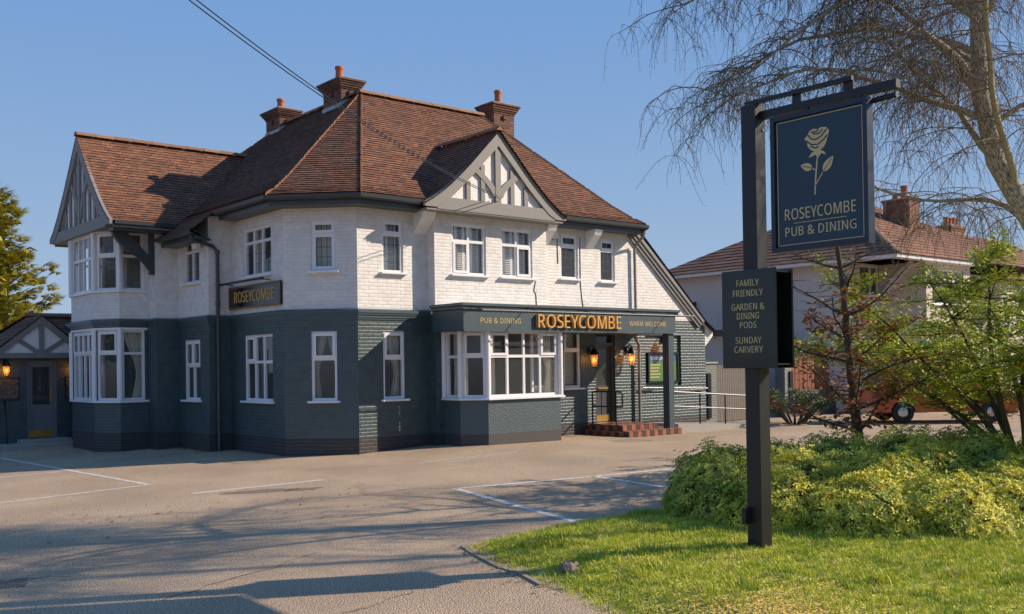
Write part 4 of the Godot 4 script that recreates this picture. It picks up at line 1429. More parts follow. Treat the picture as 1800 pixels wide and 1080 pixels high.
	for variant in 3:
		var xf := []
		var cs := []
		var tries := 0
		while xf.size() < 9500 and tries < 60000:
			tries += 1
			var x := rng.randf_range(-4.3, 4.5)
			var z := rng.randf_range(8.6, 16.5)
			# only where the lens can reach: skip what lies behind or far to the side
			if Vector2(x + 9.59, 17.68 - z).normalized().dot(Vector2(0.641, 0.767)) < 0.84: continue
			var d := island_depth(Vector2(x, z))
			if d < 0.02: continue
			var k := bare_at(x, z, bare)
			if rng.randf() < k * 0.93: continue
			var b := Basis(Vector3.UP, rng.randf() * TAU).scaled(Vector3.ONE * rng.randf_range(0.7, 1.25) * (1.0 + 0.8 * smoothstep(0.25, 0.55, bare.get_noise_2d(x * 2.2 - 30.0, z * 2.2))))
			xf.append(Transform3D(b, Vector3(x, turf(x, z) - 0.004, z)))
			var t := rng.randf()
			var c := Color(0.36, 0.44, 0.036).lerp(Color(0.66, 0.60, 0.07), t * t)
			if rng.randf() < 0.12: c = Color(0.55, 0.45, 0.19)
			if bare.get_noise_2d(x * 3.0 + 50.0, z * 3.0) > 0.25: c = c.lerp(Color(0.17, 0.26, 0.03), 0.6)
			cs.append(c)
		scatter("grass", blades[variant], gm, self, xf, cs, variant == 0)

func build_litter() -> void:
	# dead leaves and grit blown against the walls and the kerb
	var mb := MB.new()
	mb.poly([Vector3(-0.02, 0, 0), Vector3(0.0, 0.006, 0.012), Vector3(0.022, 0.002, 0)])
	mb.poly([Vector3(-0.02, 0, 0), Vector3(0.022, 0.002, 0), Vector3(0.0, 0.004, -0.012)])
	var xf := []
	var cs := []
	var lines := [[Vector2(-2.15, -6.5), Vector2(-1.7, -5.85)], [Vector2(-0.6, -5.3), Vector2(-0.6, -3.7)], [Vector2(-0.05, -3.55), Vector2(-0.05, -1.1)], [Vector2(-0.05, -1.15), Vector2(1.1, 0.06)], [Vector2(-3.0, 8.9), Vector2(-3.6, 11.0)], [Vector2(-7.0, 3.0), Vector2(0.0, 6.0)], [Vector2(-3.0, -7.5), Vector2(-1.0, -5.0)]]
	for k in 900:
		var l: Array = lines[k % lines.size()]
		var w := 1.6 if k % lines.size() >= 5 else 0.16
		var p: Vector2 = l[0].lerp(l[1], rng.randf()) + Vector2(rng.randfn(0, w * 0.6), rng.randfn(0, w * 0.6))
		if p.x > -0.05 and p.y < -1.0: continue
		xf.append(Transform3D(Basis.from_euler(Vector3(rng.randf_range(-0.4, 0.4), rng.randf() * TAU, 0)).scaled(Vector3.ONE * rng.randf_range(0.6, 1.6)), Vector3(p.x, ground(p.x, p.y) + 0.008, p.y)))
		var z := rng.randf_range(0.5, 1.3)
		cs.append(Color(0.22 * z, 0.15 * z, 0.08 * z))
	var o := scatter("leaf_litter", mb.mesh(), M.leafy, self, xf, cs)
	tag(o, "scattered small dead leaves on the tarmac and along the pub wall", "leaf litter", "", "stuff")

func bare_at(x: float, z: float, f: FastNoiseLite) -> float:
	# worn earth: along the lower kerb and in noise patches
	var e := island_depth(Vector2(x, z))
	var k := smoothstep(0.1, 0.45, f.get_noise_2d(x, z))
	var low := smoothstep(11.2, 12.8, z - 0.25 * (x + 4.0)) * smoothstep(1.6, 0.2, e)
	return clampf(k * 0.55 + low * 1.1, 0.0, 1.0)

func scatter(called: String, ms: Mesh, m: Material, parent: Node, xf: Array, cs: Array, first := true) -> MultiMeshInstance3D:
	var mm := MultiMesh.new()
	mm.transform_format = MultiMesh.TRANSFORM_3D
	mm.use_colors = true
	mm.mesh = ms
	mm.instance_count = xf.size()
	for i in xf.size():
		mm.set_instance_transform(i, xf[i])
		mm.set_instance_color(i, cs[i])
	var o := MultiMeshInstance3D.new()
	o.multimesh = mm
	o.material_override = m
	o.name = called
	parent.add_child(o, true)
	o.set_meta("kind", "stuff")
	if parent == self:
		o.set_meta("label", "short bright green grass covering the sign island")
		o.set_meta("category", "grass")
	return o

func flip(mb: MB, pts: PackedVector2Array, d: float) -> void:
	mb.extrude(pts, Transform3D(), d)

func leaf_shape(a: Vector2, b: Vector2, w: float) -> PackedVector2Array:
	var d := b - a
	var s := Vector2(-d.y, d.x).normalized() * w
	var o := PackedVector2Array()
	for i in 9:
		var t := i / 8.0
		o.append(a + d * t + s * sin(PI * pow(t, 0.8)) )
	for i in range(7, 0, -1):
		var t := i / 8.0
		o.append(a + d * t - s * sin(PI * pow(t, 0.8)) )
	return o

func build_sign() -> void:
	var x0 := -1.38
	var z0 := 11.65
	var base := turf(x0, z0) - 0.05
	var s := thing("pub_sign", "tall dark hanging pub sign with blue rose panel on a square post in the grass", "sign", Vector3(x0, base, z0))
	var mb := MB.new()
	var top := 4.33 - base
	mb.bevel(Vector3(0, top / 2 - 0.2, 0), Vector3(0.17, top + 0.4, 0.17), 0.008)
	put(mb, "post", M.sign_black, s)
	mb = MB.new()
	mb.bevel(Vector3(-0.13, 0.36, -0.06), Vector3(0.09, 0.16, 0.05), 0.004)
	put(mb, "junction_box", M.sign_black, s)
	# arms, running towards +z
	mb = MB.new()
	mb.span(Vector3(-0.02, 4.34 - base, -0.085), Vector3(0.02, 4.382 - base, 1.10))
	put(mb, "upper_arm", M.sign_black, s)
	mb = MB.new()
	mb.span(Vector3(0.0, 4.185 - base, 0.085), Vector3(0.075, 4.26 - base, 1.52))
	put(mb, "arm", M.sign_black, s)
	mb = MB.new()
	mb.tube([Vector3(0.05, 4.11 - base, 0.9), Vector3(0.05, 4.13 - base, 1.5)], [0.025, 0.025], 10)
	put(mb, "strip_light", M.sign_black, s)
	for z in [0.45, 1.0]:
		mb = MB.new()
		mb.span(Vector3(0.01, 4.262 - base, z), Vector3(0.025, 4.345 - base, z + 0.1))
		mb.span(Vector3(-0.02, 4.10 - base, z + 0.15), Vector3(0.02, 4.187 - base, z + 0.19))
		put(mb, "bracket", M.sign_black, s)
	for y in [4.08, 4.22]:
		mb = MB.new()
		mb.tube([Vector3(0.04, y - base, 0.082), Vector3(0.04, y - base, 0.095)], [0.014, 0.014], 8)
		put(mb, "bolt", M.lead, s)
	# hanging panel: faces -x
	var ph := 1.31
	var pw := 1.03
	var face := Transform3D(Basis(Vector3(0, 0, 1), Vector3.UP, Vector3(-1, 0, 0)), Vector3(-0.03, 2.84 - base, 0.24))
	var panel := part("panel", s, face)
	mb = MB.new()
	mb.span(Vector3(0.04, 0.04, -0.05), Vector3(pw - 0.04, ph - 0.04, 0.0))
	put(mb, "board", M.sign_blue, panel)
	mb = MB.new()
	mb.span(Vector3(0, 0, -0.075), Vector3(0.045, ph, 0.03)); mb.span(Vector3(pw - 0.045, 0, -0.075), Vector3(pw, ph, 0.03))
	mb.span(Vector3(0.045, 0, -0.073), Vector3(pw - 0.045, 0.045, 0.028)); mb.span(Vector3(0.045, ph - 0.045, -0.073), Vector3(pw - 0.045, ph, 0.028))
	put(mb, "frame", M.sign_blue_frame, panel)
	mb = MB.new()
	for r in [[0.06, 0.067, 0.06, ph - 0.06], [pw - 0.067, pw - 0.06, 0.06, ph - 0.06], [0.067, pw - 0.067, 0.06, 0.067], [0.067, pw - 0.067, ph - 0.067, ph - 0.06]]:
		mb.span(Vector3(r[0], r[2], 0.0), Vector3(r[1], r[3], 0.003))
	put(mb, "border_line", M.sign_cream, panel)
	letters(panel, "ROSEYCOMBE", Transform3D(Basis(), Vector3(pw / 2, 0.30, 0.001)), 0.77, 0.105, M.sign_cream, 0.004)
	letters(panel, "PUB & DINING", Transform3D(Basis(), Vector3(pw / 2, 0.145, 0.001)), 0.77, 0.085, M.sign_cream, 0.004)
	mb = MB.new()
	mb.span(Vector3(pw / 2 - 0.28, 0.262, 0.0), Vector3(pw / 2 + 0.28, 0.267, 0.004))
	put(mb, "rule_line", M.sign_cream, panel)
	# the rose
	var rose := part("rose_emblem", s, face * Transform3D(Basis.from_scale(Vector3(0.88, 0.88, 1)), Vector3(pw / 2 - 0.02, 0.10, 0.001)))
	var cup := PackedVector2Array([Vector2(-0.145, 1.075), Vector2(-0.115, 1.035), Vector2(-0.105, 0.99), Vector2(-0.07, 0.945), Vector2(-0.02, 0.92), Vector2(0.04, 0.925), Vector2(0.09, 0.95), Vector2(0.12, 1.0), Vector2(0.14, 1.06), Vector2(0.155, 1.115), Vector2(0.125, 1.155), Vector2(0.06, 1.165), Vector2(0.02, 1.15), Vector2(-0.03, 1.165), Vector2(-0.08, 1.15), Vector2(-0.105, 1.11)])
	mb = MB.new()
	mb.extrude(cup, Transform3D(), 0.003)
	put(mb, "bloom", M.sign_cream, rose)
	mb = MB.new()
	for pth in [[Vector2(-0.10, 1.11), Vector2(-0.06, 1.06), Vector2(0.0, 1.045), Vector2(0.06, 1.07), Vector2(0.13, 1.135)], [Vector2(-0.125, 1.05), Vector2(-0.06, 1.0), Vector2(0.02, 0.99), Vector2(0.09, 1.03), Vector2(0.135, 1.07)], [Vector2(-0.06, 1.14), Vector2(-0.02, 1.105), Vector2(0.04, 1.105), Vector2(0.08, 1.14)], [Vector2(-0.07, 0.985), Vector2(-0.01, 0.955), Vector2(0.03, 0.965)], [Vector2(-0.03, 1.13), Vector2(0.01, 1.13), Vector2(0.03, 1.145)]]:
		for i in pth.size() - 1:
			var a: Vector2 = pth[i]
			var b: Vector2 = pth[i + 1]
			mb.bar(Vector3(a.x, a.y, 0.004), Vector3(b.x, b.y, 0.004), 0.003, 0.014, Vector3(-(b - a).y, (b - a).x, 0).normalized())
	put(mb, "petal_line", M.sign_blue, rose)
	mb = MB.new()
	mb.extrude(PackedVector2Array([Vector2(-0.10, 0.865), Vector2(-0.055, 0.915), Vector2(-0.02, 0.925), Vector2(0.05, 0.925), Vector2(0.09, 0.905), Vector2(0.115, 0.865), Vector2(0.06, 0.89), Vector2(0.02, 0.85), Vector2(-0.01, 0.885), Vector2(-0.05, 0.875)]), Transform3D(), 0.0025)
	put(mb, "sepal", M.sign_cream, rose)
	mb = MB.new()
	mb.extrude(PackedVector2Array([Vector2(0.005, 0.88), Vector2(0.02, 0.88), Vector2(-0.005, 0.66), Vector2(-0.02, 0.46), Vector2(-0.035, 0.46), Vector2(-0.022, 0.66)]), Transform3D(), 0.002)
	put(mb, "stem", M.sign_cream, rose)
	mb = MB.new()
	mb.bar(Vector3(-0.02, 0.56, 0.001), Vector3(0.08, 0.70, 0.001), 0.002, 0.011, Vector3(-0.8, 0.6, 0))
	mb.bar(Vector3(-0.01, 0.72, 0.001), Vector3(-0.06, 0.75, 0.001), 0.002, 0.011, Vector3(0.5, 0.85, 0))
	put(mb, "leaf_stalk", M.sign_cream, rose)
	for lf in [[Vector2(-0.05, 0.745), Vector2(-0.20, 0.80), 0.042], [Vector2(0.075, 0.69), Vector2(0.20, 0.84), 0.046]]:
		mb = MB.new()
		mb.extrude(leaf_shape(lf[0], lf[1], lf[2]), Transform3D(), 0.003)
		put(mb, "leaf", M.sign_cream, rose)
		mb = MB.new()
		var a: Vector2 = lf[0]
		var b: Vector2 = lf[0].lerp(lf[1], 0.8)
		mb.bar(Vector3(a.x, a.y, 0.003), Vector3(b.x, b.y, 0.003), 0.003, 0.007, Vector3(-(b - a).y, (b - a).x, 0).normalized())
		put(mb, "leaf_vein", M.sign_blue, rose)
	# lower double board
	var face2 := Transform3D(Basis(Vector3(0, 0, 1), Vector3.UP, Vector3(-1, 0, 0)), Vector3(-0.14, 1.725 - base, -0.31))
	var lb := part("notice_board", s, face2)
	mb = MB.new()
	mb.bevel(Vector3(0.32, 0.485, -0.012), Vector3(0.64, 0.97, 0.024), 0.004)
	put(mb, "front_board", M.sign_gloss, lb)
	mb = MB.new()
	mb.bevel(Vector3(0.32, 0.485, -0.28), Vector3(0.64, 0.97, 0.024), 0.004)
	put(mb, "back_board", M.sign_gloss, lb)
	mb = MB.new()
	mb.span(Vector3(0.02, 0.03, -0.268), Vector3(0.04, 0.94, -0.024)); mb.span(Vector3(0.04, 0.93, -0.268), Vector3(0.62, 0.945, -0.024)); mb.span(Vector3(0.04, 0.03, -0.268), Vector3(0.62, 0.045, -0.024))
	put(mb, "spacer", M.black, lb)
	var ty := [0.81, 0.71, 0.575, 0.485, 0.395, 0.245, 0.155]
	var tx := ["FAMILY", "FRIENDLY", "GARDEN &", "DINING", "PODS", "SUNDAY", "CARVERY"]
	var tw := [0.27, 0.36, 0.40, 0.275, 0.205, 0.31, 0.345]
	for i in 7:
		letters(lb, tx[i], Transform3D(Basis(), Vector3(0.315, ty[i], 0.001)), tw[i], 0.062, M.sign_gold, 0.003)

func lantern(at: Vector3, out: Vector3, label: String, sz := 1.0) -> void:
	var t := thing("wall_lantern", label, "lantern", at, "lit wall lanterns on the pub")
	t.transform.basis = Basis(out.cross(Vector3.UP) * -1.0, Vector3.UP, out).scaled(Vector3.ONE * sz)
	var c := Vector3(0, 0, 0.2)
	var mb := MB.new()
	mb.lathe(Vector3(0, -0.02, 0.012), [Vector2(0.0, 0.19), Vector2(0.05, 0.15), Vector2(0.05, 0.05), Vector2(0, 0.0)], 8)
	mb.tube([Vector3(0, 0.16, 0.02), Vector3(0, 0.22, 0.08), Vector3(0, 0.22, 0.15), Vector3(0, 0.17, 0.2)], [0.014, 0.014, 0.014, 0.014], 6)
	put(mb, "bracket", M.black, t)
	mb = MB.new()
	mb.lathe(c, [Vector2(0.12, 0.0), Vector2(0.125, 0.02), Vector2(0.07, 0.10), Vector2(0.075, 0.12), Vector2(0.03, 0.15), Vector2(0.012, 0.2), Vector2(0.0, 0.22)], 6)
	mb.lathe(c + Vector3(0, -0.31, 0), [Vector2(0.0, -0.03), Vector2(0.03, -0.01), Vector2(0.055, 0.0), Vector2(0.06, 0.015), Vector2(0.0, 0.015)], 6)
	for k in 6:
		var a := TAU * k / 6
		mb.tube([c + Vector3(cos(a) * 0.058, -0.3, sin(a) * 0.058), c + Vector3(cos(a) * 0.115, 0.005, sin(a) * 0.115)], [0.006, 0.006], 4)
	put(mb, "frame", M.black, t)
	mb = MB.new()
	mb.lathe(c, [Vector2(0.054, -0.295), Vector2(0.110, 0.0)], 6)
	put(mb, "glass", M.lamp_glass, t)
	mb = MB.new()
	mb.lathe(c, [Vector2(0.0, -0.2), Vector2(0.028, -0.17), Vector2(0.034, -0.12), Vector2(0.02, -0.07), Vector2(0.0, -0.06)], 10)
	put(mb, "bulb", M.flame, t)
	var l := OmniLight3D.new()
	l.name = "lamp_light"
	l.light_color = Color(1.0, 0.62, 0.25)
	l.light_energy = 0.05
	l.light_size = 0.05
	l.omni_range = 8.0
	l.omni_attenuation = 2.0
	l.shadow_enabled = true
	l.position = c + Vector3(0, -0.12, 0)
	t.add_child(l)

func rail(t: Node, called: String, pts: Array, r: float, m: Material) -> void:
	var mb := MB.new()
	var rs := []
	for p in pts: rs.append(r)
	mb.tube(pts, rs, 8)
	put(mb, called, m, t)

func build_steps() -> void:
	var s := thing("entrance_steps", "red and black quarry tiled entrance steps under the canopy post", "steps", Vector3(8.6, 0, 0.7))
	var red := [mat(0.30, 0.085, 0.04, 0.55), mat(0.34, 0.105, 0.05, 0.55), mat(0.26, 0.07, 0.035, 0.6)]
	var blk := [mat(0.06, 0.035, 0.03, 0.5), mat(0.075, 0.042, 0.035, 0.5)]
	var o := s.position
	var core := MB.new()
	core.span(Vector3(7.5, -0.2, 0.01) - o, Vector3(9.38, 0.155, 1.47) - o)
	core.span(Vector3(7.6, 0.156, 0.01) - o, Vector3(8.8, 0.285, 1.17) - o)
	put(core, "core", M.mortar, s)
	var tm := {}
	var place := func(c: Vector3, size: Vector3, k: int) -> void:
		if not tm.has(size):
			var mb := MB.new()
			mb.bevel(Vector3.ZERO, size, 0.003)
			tm[size] = mb.mesh()
		share(tm[size], "tile", red[rng.randi() % 3] if k % 2 == 0 else blk[rng.randi() % 2], s, Transform3D(Basis(), c - o))
	for st in [[7.5, 9.38, 1.47, 0.02, 0.155], [7.6, 8.8, 1.17, 0.158, 0.285]]:
		var n := int(round((st[1] - st[0]) / 0.15))
		var w: float = (st[1] - st[0]) / n
		for i in n:
			place.call(Vector3(st[0] + w * (i + 0.5), (st[3] + st[4]) / 2, st[2] + 0.012), Vector3(w - 0.008, st[4] - st[3] - 0.006, 0.022), i)
		var nz := int(round((st[2] - 0.01) / 0.15))
		var wz: float = (st[2] - 0.01) / nz
		for i in nz:
			place.call(Vector3(st[0] - 0.012, (st[3] + st[4]) / 2, st[2] - wz * (i + 0.5)), Vector3(0.022, st[4] - st[3] - 0.006, wz - 0.008), i + 1)
		for j in (2 if st[4] < 0.2 else nz):
			for i in n:
				place.call(Vector3(st[0] + w * (i + 0.5), st[4] + 0.011, st[2] + 0.02 - wz * (j + 0.5)), Vector3(w - 0.008, 0.02, wz - 0.008), i + j)
		if st[4] < 0.2:
			for i in range(8, n):
				for j in range(2, nz):
					place.call(Vector3(st[0] + w * (i + 0.5), st[4] + 0.011, st[2] + 0.02 - wz * (j + 0.5)), Vector3(w - 0.008, 0.02, wz - 0.008), i + j)
	var h := thing("step_handrail", "black tubular handrail with rounded corner beside the tiled steps", "handrail", Vector3(7.66, 0, 0.0))
	rail(h, "top_rail", [Vector3(0, 0.25, 0.12), Vector3(0, 1.06, 0.12), Vector3(0, 1.1, 0.16), Vector3(0, 1.1, 1.08), Vector3(0, 1.05, 1.13), Vector3(0, 0.76, 1.13)], 0.02, M.black)
	rail(h, "lower_rail", [Vector3(0, 0.74, 0.12), Vector3(0, 0.74, 1.13)], 0.018, M.black)
	rail(h, "post", [Vector3(0, 0.25, 0.92), Vector3(0, 1.1, 0.92)], 0.018, M.black)
	# ramp and its railing
	var r := thing("access_ramp", "low concrete access ramp running along the pub wall behind the railing", "ramp", Vector3(11.4, 0, 0.6))
	var mb := MB.new()
	mb.extrude(PackedVector2Array([Vector2(-1.78, -0.3), Vector2(2.6, -0.3), Vector2(2.6, 0.03), Vector2(-1.78, 0.24)]), Transform3D(Basis(), Vector3(0, 0, -0.55)), 1.12)
	put(mb, "slab", M.concrete, r)
	var g := thing("ramp_railing", "grey metal two-rail guard railing along the access ramp", "railing", Vector3(9.3, 0, 1.1))
	rail(g, "top_rail", [Vector3(0.05, 1.06, 0), Vector3(4.2, 0.80, 0)], 0.022, M.rail_grey)
	rail(g, "mid_rail", [Vector3(0.05, 0.70, 0), Vector3(4.2, 0.43, 0)], 0.018, M.rail_grey)
	for x in [1.25, 2.28, 3.3, 4.2]:
		rail(g, "post", [Vector3(x, -0.1, 0), Vector3(x, 1.06 - 0.062 * x, 0)], 0.02, M.black)
	var wr := thing("wall_handrail", "slim metal handrail fixed on brackets to the dark green pub wall", "handrail", Vector3(9.5, 0, 0.1))
	rail(wr, "rail", [Vector3(0, 1.14, 0), Vector3(2.6, 1.06, 0)], 0.02, M.rail_grey)
	for x in [0.3, 1.2, 2.2]:
		rail(wr, "bracket", [Vector3(x, 1.11 - 0.03 * x, 0), Vector3(x, 1.05 - 0.03 * x, -0.03), Vector3(x, 1.05 - 0.03 * x, -0.1)], 0.009, M.black)

func build_porch() -> void:
	var p := thing("side_porch", "small green brick side porch with timbered gable, glazed door and twin lanterns", "porch", Vector3(-2.4, 0, -10.0))
	var o := p.position
	var lo := MB.new()
	var g := -0.2
	var a := Vector2(-1.5, 0)
	wall(lo, Vector2(-1.5, 0.0), Vector2(1.4, 0.0), g - 0.2, 2.35, [[1.2, 1.92, -1, 2.05]])
	wall(lo, Vector2(-1.5, -3.0), Vector2(-1.5, 0.0), g - 0.2, 2.35, [])
	wall(lo, Vector2(1.4, 0), Vector2(1.4, -3.0), g - 0.2, 2.35, [])
	wall(lo, Vector2(1.4, -3.0), Vector2(-1.5, -3.0), g - 0.2, 2.35, [])
	reveal(lo, Vector2(-1.5, 0), Vector2(1.4, 0), [1.2, 1.92, -1, 2.05], 0.15)
	put(lo, "wall", M.green_brick, p)
	# door
	var d := part("door", p, Transform3D(Basis(), Vector3(-0.3, 0.06, -0.12)))
	var mb := MB.new()
	mb.span(Vector3(0.0, -0.3, -0.03), Vector3(0.05, 1.99, 0.1)); mb.span(Vector3(0.67, -0.3, -0.03), Vector3(0.72, 1.99, 0.1)); mb.span(Vector3(0.05, 1.94, -0.03), Vector3(0.67, 1.99, 0.098))
	put(mb, "frame", M.door_grey, d)
	mb = MB.new()
	mb.span(Vector3(0.05, 0.0, -0.02), Vector3(0.15, 1.94, 0.02)); mb.span(Vector3(0.57, 0.0, -0.02), Vector3(0.67, 1.94, 0.02)); mb.span(Vector3(0.15, 0.0, -0.019), Vector3(0.57, 0.22, 0.019)); mb.span(Vector3(0.15, 0.72, -0.019), Vector3(0.57, 0.86, 0.019)); mb.span(Vector3(0.15, 1.84, -0.019), Vector3(0.57, 1.94, 0.019)); mb.span(Vector3(0.15, 0.22, -0.006), Vector3(0.57, 0.72, 0.006))
	put(mb, "leaf", M.door_grey, d)
	mb = MB.new()
	mb.quad(Vector3(0.15, 0.86, 0), Vector3(0.57, 0.86, 0), Vector3(0.57, 1.84, 0), Vector3(0.15, 1.84, 0))
	put(mb, "pane", M.glass, d)
	mb = MB.new()
	mb.span(Vector3(0.07, 0.02, 0.02), Vector3(0.65, 0.2, 0.024))
	put(mb, "kick_plate", M.brass, d)
	mb = MB.new()
	mb.span(Vector3(0.585, 0.95, 0.02), Vector3(0.625, 1.3, 0.05))
	put(mb, "handle", M.brass, d)
	# gable with its timbers
	var ga := part("gable", p, Transform3D(Basis(), Vector3(0.0, 2.16, 0.22)))
	var W := 1.26
	var R := 1.05
	mb = MB.new()
	mb.extrude(PackedVector2Array([Vector2(-W + 0.15, 0.1), Vector2(W - 0.15, 0.1), Vector2(0, R - 0.05)]), Transform3D(Basis(), Vector3(0, 0, -0.06)), 0.04)
	put(mb, "panel", M.white_render, ga)
	for s in [-1, 1]:
		mb = MB.new()
		mb.extrude(PackedVector2Array([Vector2(0, R), Vector2(s * W, 0.0), Vector2(s * W, -0.15), Vector2(s * (W - 0.2), -0.02), Vector2(0, R - 0.19)]), Transform3D(), 0.05)
		put(mb, "barge_board", M.timber, ga)
		mb = MB.new()
		mb.bar(Vector3(s * 0.06, 0.1, -0.005), Vector3(s * 0.68, 0.52, -0.005), 0.03, 0.11, Vector3(-s * 0.55, 0.83, 0))
		put(mb, "strut", M.timber, ga)
	mb = MB.new()
	mb.span(Vector3(-W + 0.12, -0.03, -0.02), Vector3(W - 0.12, 0.1, 0.04))
	put(mb, "tie_beam", M.timber, ga)
	mb = MB.new()
	mb.span(Vector3(-0.06, 0.1, -0.02), Vector3(0.06, R - 0.2, 0.03))
	put(mb, "king_post", M.timber, ga)
	# roofs: the gable over the door and the slope behind it
	mb = MB.new()
	var PL := [Vector2(0, 0), Vector2(1, 1)]
	tile_face(mb, Vector2(-1.32, -2.5), Vector2(-1.32, 0.3), Vector2(0, -1.25), Vector2(0, 0.3), 2.16, 3.22, PL, 0.11)
	tile_face(mb, Vector2(1.32, 0.3), Vector2(1.32, -1.25), Vector2(0, 0.3), Vector2(0, -1.25), 2.16, 3.22, PL, 0.11)
	tile_face(mb, Vector2(-0.2, 0.1), Vector2(2.2, 0.1), Vector2(0.0, -1.3), Vector2(2.2, -1.3), 2.16, 3.29, PL, 0.11)
	tile_face(mb, Vector2(2.2, -3.1), Vector2(-1.46, -3.1), Vector2(2.2, -1.3), Vector2(0.0, -1.3), 2.16, 3.29, PL, 0.11)
	tag(put(mb, "roof_tiles", M.tile, p), "", "", "", "stuff")
	ridge_row(p, Vector3(0.0, 3.31, -1.3), Vector3(2.1, 3.31, -1.3))
	mb = MB.new()
	mb.bar(Vector3(0.95, 3.05, -0.95), Vector3(1.4, 2.5, -0.3), 0.12, 0.02)
	put(mb, "valley_lead", M.lead, p)
	# notices beside the door
	for n in [[-0.98, 0.62, "picture notice on the porch wall left of the glazed door"], [0.62, 0.5, "printed menu board on the porch wall between door and bay window"]]:
		var nb := thing("notice_board", n[2], "notice", o + Vector3(n[0], 1.06, 0.0))
		mb = MB.new()
		mb.span(Vector3(0, 0, 0.001), Vector3(n[1] * 0.8, 0.58, 0.03))
		put(mb, "case", M.black, nb)
		mb = MB.new()
		mb.span(Vector3(0.03, 0.03, 0.03), Vector3(n[1] * 0.8 - 0.03, 0.55, 0.033))
		put(mb, "print", M.print_dark, nb)
	# steps
	var st := thing("porch_steps", "two grey stone steps up to the porch door", "steps", o + Vector3(0.1, -0.2, 0.0))
	mb = MB.new()
	mb.bevel(Vector3(-0.1, 0.08, 0.45), Vector3(2.0, 0.17, 0.9), 0.01)
	put(mb, "lower_step", M.concrete, st)
	mb = MB.new()
	mb.bevel(Vector3(-0.05, 0.205, 0.25), Vector3(1.2, 0.1, 0.5), 0.01)
	put(mb, "upper_step", M.concrete, st)
	for s in [[-0.85, "black handrail left of the porch door"], [0.72, "black handrail between porch door and bay window"]]:
		var hr := thing("porch_handrail", s[1], "handrail", o + Vector3(s[0], -0.2, 0.0))
		rail(hr, "rail", [Vector3(0, 1.25, 0.02), Vector3(0, 1.22, 0.1), Vector3(-0.12, 0.92, 0.75), Vector3(-0.14, 0.86, 0.82), Vector3(-0.14, 0.72, 0.82)], 0.02, M.black)
		rail(hr, "post", [Vector3(0.0, 0.05, 0.35), Vector3(-0.05, 1.1, 0.35)], 0.018, M.black)
	lantern(o + Vector3(-0.82, 1.93, 0.0), Vector3.BACK, "glowing brass lantern left of the porch door", 0.85)
	lantern(o + Vector3(0.82, 1.93, 0.0), Vector3.BACK, "glowing lantern between porch door and bay window", 0.85)

